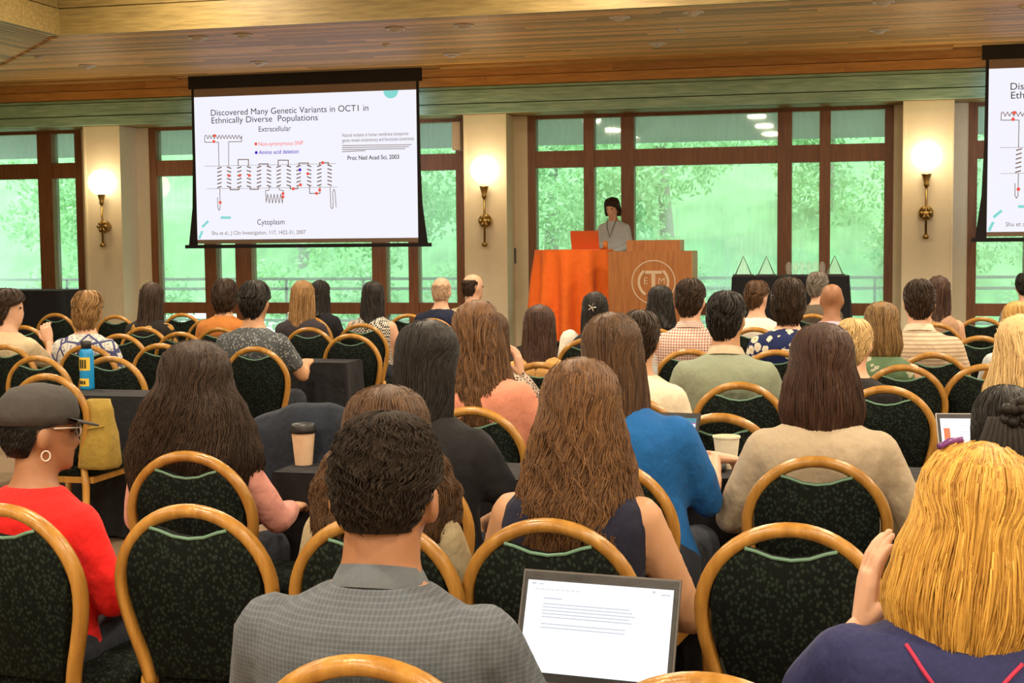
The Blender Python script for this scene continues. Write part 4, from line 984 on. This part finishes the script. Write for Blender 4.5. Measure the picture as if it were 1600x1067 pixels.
for i in range(6):
    q = PY(1232 + i * 10.5, 428, 15.7); e = empty('glass_award', (q.x, 15.75, zt_)); tag(e, 'small faceted clear glass award in the row on the black table', 'trophy', 'faceted glass awards')
    MB().box((-.035, -.03, 0), (.035, .03, .015)).build('base', DARKM, e)
    MB().lathe([(.02, .015), (.033, .06), (.036, .11), (.018, .15), (.004, .155)], n=6).build('glass', TG, e)

# ------------------------------------------------------------------ things on tables and laps
q = ytab(118, 612); STK = M('yellow_sticker', (.85, .55, .06), .5, .3, 60, 0)
e = empty('water_bottle', (q.x, q.y + .12, .74)); tag(e, 'bright blue steel water bottle with yellow stickers and a black cap', 'bottle')
kb = .262
MB().lathe([(.036, 0), (.038, .01), (.038, kb * .74), (.034, kb * .80), (.026, kb * .84)]).build('body', M('blue_steel', (.01, .27, .62), .35, .1, 20, .05), e, True)
MB().lathe([(.027, kb * .84), (.028, kb * .99), (.024, kb), (.002, kb)]).build('cap', DARKM, e, True)
for z0, z1, a0, a1 in ((.105, .175, -2.6, -.6), (.02, .062, -2.7, -.8)):
    MB().rings([[V((.0386 * math.cos(a0 + (a1 - a0) * j / 12), .0386 * math.sin(a0 + (a1 - a0) * j / 12), z)) for j in range(13)] for z in (z0, z1)], False, False).build('sticker', STK, e)
    for dx in (-.35, .0, .35): MB().box((.0395 * math.cos((a0 + a1) / 2 + dx) - .004, .0395 * math.sin((a0 + a1) / 2 + dx) - .002, z0 + .012), (.0395 * math.cos((a0 + a1) / 2 + dx) + .004, .0395 * math.sin((a0 + a1) / 2 + dx) + .001, z1 - .012)).build('sticker_mark', DARKM, e)
def cup(loc, lidded, label, r=.04, h=.12):
    e = empty('paper_cup', loc); tag(e, label, 'cup')
    MB().lathe([(r * .72, 0), (r, h), (r * 1.05, h), (r * 1.05, h - .006), (r * .97, h - .007), (r * .70, .004), (.002, .004)]).build('cup_body', M('cup_kraft' if lidded else 'cup_white', (.80, .56, .36) if lidded else (.80, .72, .55), .7), e)
    if lidded: MB().lathe([(r * 1.08, h - .012), (r * 1.1, h), (r * 1.0, h + .012), (r * .95, h + .02), (r * .85, h + .018), (.002, h + .012)]).build('lid', DARKM, e, True)
q = ytab(454, 734); cup((q.x, q.y + .12, .74), True, 'kraft paper coffee cup with a black lid on the black table', .042, .125)
q = ytab(1124, 742); cup((q.x + .01, q.y + .15, .74), False, 'white paper cup under the reaching hand', .045, .11)
q2 = ytab(1112, 748); tag(MB().rings([[V((.035 * s_ * math.cos(a), .055 * s_ * math.sin(a), z)) for a in [2 * PI * j / 16 for j in range(16)]] for s_, z in ((.9, 0), (1, .01), (.9, .025), (.5, .036), (.1, .04))]).build('computer_mouse', DARKM, None, True), 'black computer mouse beside the white paper cup', 'mouse'); bpy.data.objects['computer_mouse'].location = (q2.x, q2.y + .16, .741)
tag(bx('paper_sheet', (q.x + .03, q.y + .2, .7405), (q.x + .22, q.y + .42, .7425), WHITE), 'loose white paper sheets beside the paper cup', 'paper')
def bottle(px, py, z, label):
    q = PZ(px, py, z); e = empty('plastic_bottle', (q.x, q.y, z)); tag(e, label, 'bottle')
    MB().lathe([(.03, 0), (.033, .01), (.033, .12), (.028, .15), (.013, .18), (.013, .19)]).build('body', TG, e, True); MB().lathe([(.0335, .05), (.0335, .10)], cap=False).build('paper_band', M('band_pale', (.5, .55, .56), .6), e, True)
    MB().lathe([(.015, .187), (.015, .205), (.002, .206)]).build('cap', WHITE, e, True)
bottle(1018, 601, .74, 'clear plastic water bottle beside the cream shirt'); bottle(453, 527, .74, 'clear plastic water bottle beyond the speckled shirt')
tt = ytab(1018, 606); table(tt.x - .25, tt.x + .25, tt.y - .12, tt.y + .3, .74, 'narrow black-draped table carrying a clear water bottle beside the cream shirt')
tt = ytab(453, 530); table(tt.x - .15, tt.x + .15, tt.y - .08, tt.y + .14, .74, 'narrow black-draped table carrying a clear water bottle beyond the speckled shirt')
# near laptop on the blazer man's lap
q = PD(897, 905, 2.72); W1 = .335
ang = math.radians(22)
doc = [(.12, .80, .25, .815)] + [(.12, .74 - i * .036, .72 + .02 * (i % 3), .753 - i * .036) for i in range(5)] + [(.12, .52 - i * .04, .70, .533 - i * .04) for i in range(2)]
bar = [(.03, .955, .06, .975), (.08, .955, .11, .97), (.86, .95, .88, .975), (.92, .93, .98, .945)] + [(.06 + i * .035, .90, .085 + i * .035, .91) for i in range(9)]
nl = laptop((q.x, q.y - .02, .62), math.radians(-6), W1, .235, ang, M('dark_grey_lid', (.10, .09, .085), .4), DISP, 'open laptop showing a white document on the lap of the blazer man', lines=[('document_lines', GRT, doc), ('toolbar_icons', GRT, bar)])
nl.location.z = PD(897, 893, (V(nl.location) - CAM).dot(fwd) + .2).z - .235 * .97 * math.cos(ang) - .014
q = ytab(1015, 722); laptop((q.x, c_.y + .22, .741), math.radians(-6), .31, .20, math.radians(36), DARKM, DISP, 'open laptop with a teal toolbar in front of the blue blouse', lines=[('toolbar', TB, [(0, .88, 1, 1)]), ('ribbon', MG, [(0, .85, 1, .88)])])
q = ytab(1545, 722); laptop((q.x, c_.y + .36, .741), math.radians(6), .32, .20, math.radians(36), SIL, DISP, 'open silver laptop with an orange sidebar beyond the long blonde hair', lines=[('sidebar', OB, [(.03, .05, .10, .75)]), ('text_rows', GRT, [(.2, .8 - i * .07, .9, .81 - i * .07) for i in range(9)])])
# olive canvas bag hung on a chair, draped jacket
BAG = C('olive_canvas', 'plain', [(.26, .17, .03), (.38, .27, .06)])
q = PD(157, 731, 6.75); e = empty('canvas_bag', q); tag(e, 'olive yellow canvas tote bag hung on a chair by the black table', 'bag')
kb = .33; rs = []
for z, rx, ry in ((0, .075, .06), (.02, .088, .07), (kb * .5, .08, .065), (kb * .85, .066, .05), (kb, .06, .04), (kb * .97, .052, .034), (kb * .8, .05, .03)): rs.append([V((math.copysign(abs(math.cos(a)) ** .6, math.cos(a)) * rx + .01 * math.sin(3 * a + z * 30), math.copysign(abs(math.sin(a)) ** .6, math.sin(a)) * ry, z)) for a in [2 * PI * j / 28 for j in range(28)]])
MB().rings(rs).build('bag_body', BAG, e, True)
MB().tube([(-.07, -.05, kb * .62), (-.02, -.068, kb * .6), (.06, -.06, kb * .64)], .005, 6).build('seam', BAG, e, True)
MB().tube([(-.06, 0, kb * .9), (-.1, -.02, kb * .6), (-.1, -.03, kb * .2), (-.07, -.04, 0)], .012, 8, .4).build('strap', BAG, e, True)
jc = chair_px(478, 640); chair_at(jc, 0, 'gold-framed chair covered by a dark navy jacket')
JK = C('navy_wool_jacket', 'plain', [(.014, .019, .030), (.022, .028, .042)])
mb = MB(); rs = []
for t in range(15):
    a = t / 14 * 2 - 1; w_ = .21 + .06 * abs(a); zz_ = CH + .055 - .40 * abs(a) ** 1.6; yy_ = by(CH) + a * .075 + (-.03 if a < 0 else .03) * min(1, abs(a) * 3)
    rs.append([V((u * w_, yy_ + .014 * math.sin(u * 7 + a * 3), zz_ - .05 * u * u - .02 * (1 - u) - .004 * math.sin(u * 9))) for u in [-1 + i / 10 for i in range(21)]])
mb.rings(rs, False, False); o = mb.build('draped_jacket', JK, None, True); o.location = jc; md = o.modifiers.new('thick', 'SOLIDIFY'); md.thickness = .018
tag(o, 'dark navy jacket draped over a chair back', 'jacket')

# ------------------------------------------------------------------ bake the figures: remeshed skin joined with five-fingered hands
bpy.context.view_layer.update()
HAND = {}
def hand_final(curl, right):
    key = (curl, right)
    if key not in HAND:
        o = hand_mesh(curl, right).build('hand_tmp', None, None, True)
        r = o.modifiers.new('r', 'REMESH'); r.mode = 'VOXEL'; r.voxel_size = .0042; s_ = o.modifiers.new('s', 'SMOOTH'); s_.iterations = 2
        bpy.context.view_layer.update()
        HAND[key] = bpy.data.meshes.new_from_object(o.evaluated_get(bpy.context.evaluated_depsgraph_get())); bpy.data.objects.remove(o)
    return HAND[key]
for body, hands in PENDING:
    for c, r_, mh in hands: hand_final(c, r_)
import bmesh
dg = bpy.context.evaluated_depsgraph_get(); done = []
for body, hands in PENDING:
    me = bpy.data.meshes.new_from_object(body.evaluated_get(dg)); bm = bmesh.new(); bm.from_mesh(me)
    for c, r_, mh in hands:
        hm = HAND[(c, r_)].copy(); hm.transform(mh); bm.from_mesh(hm); bpy.data.meshes.remove(hm)
    for f in bm.faces: f.smooth = True
    bm.to_mesh(me); bm.free(); done.append((body, me))
for body, me in done:
    body.modifiers.clear(); mt = body.data.materials[0]; body.data = me
    if not me.materials: me.materials.append(mt)
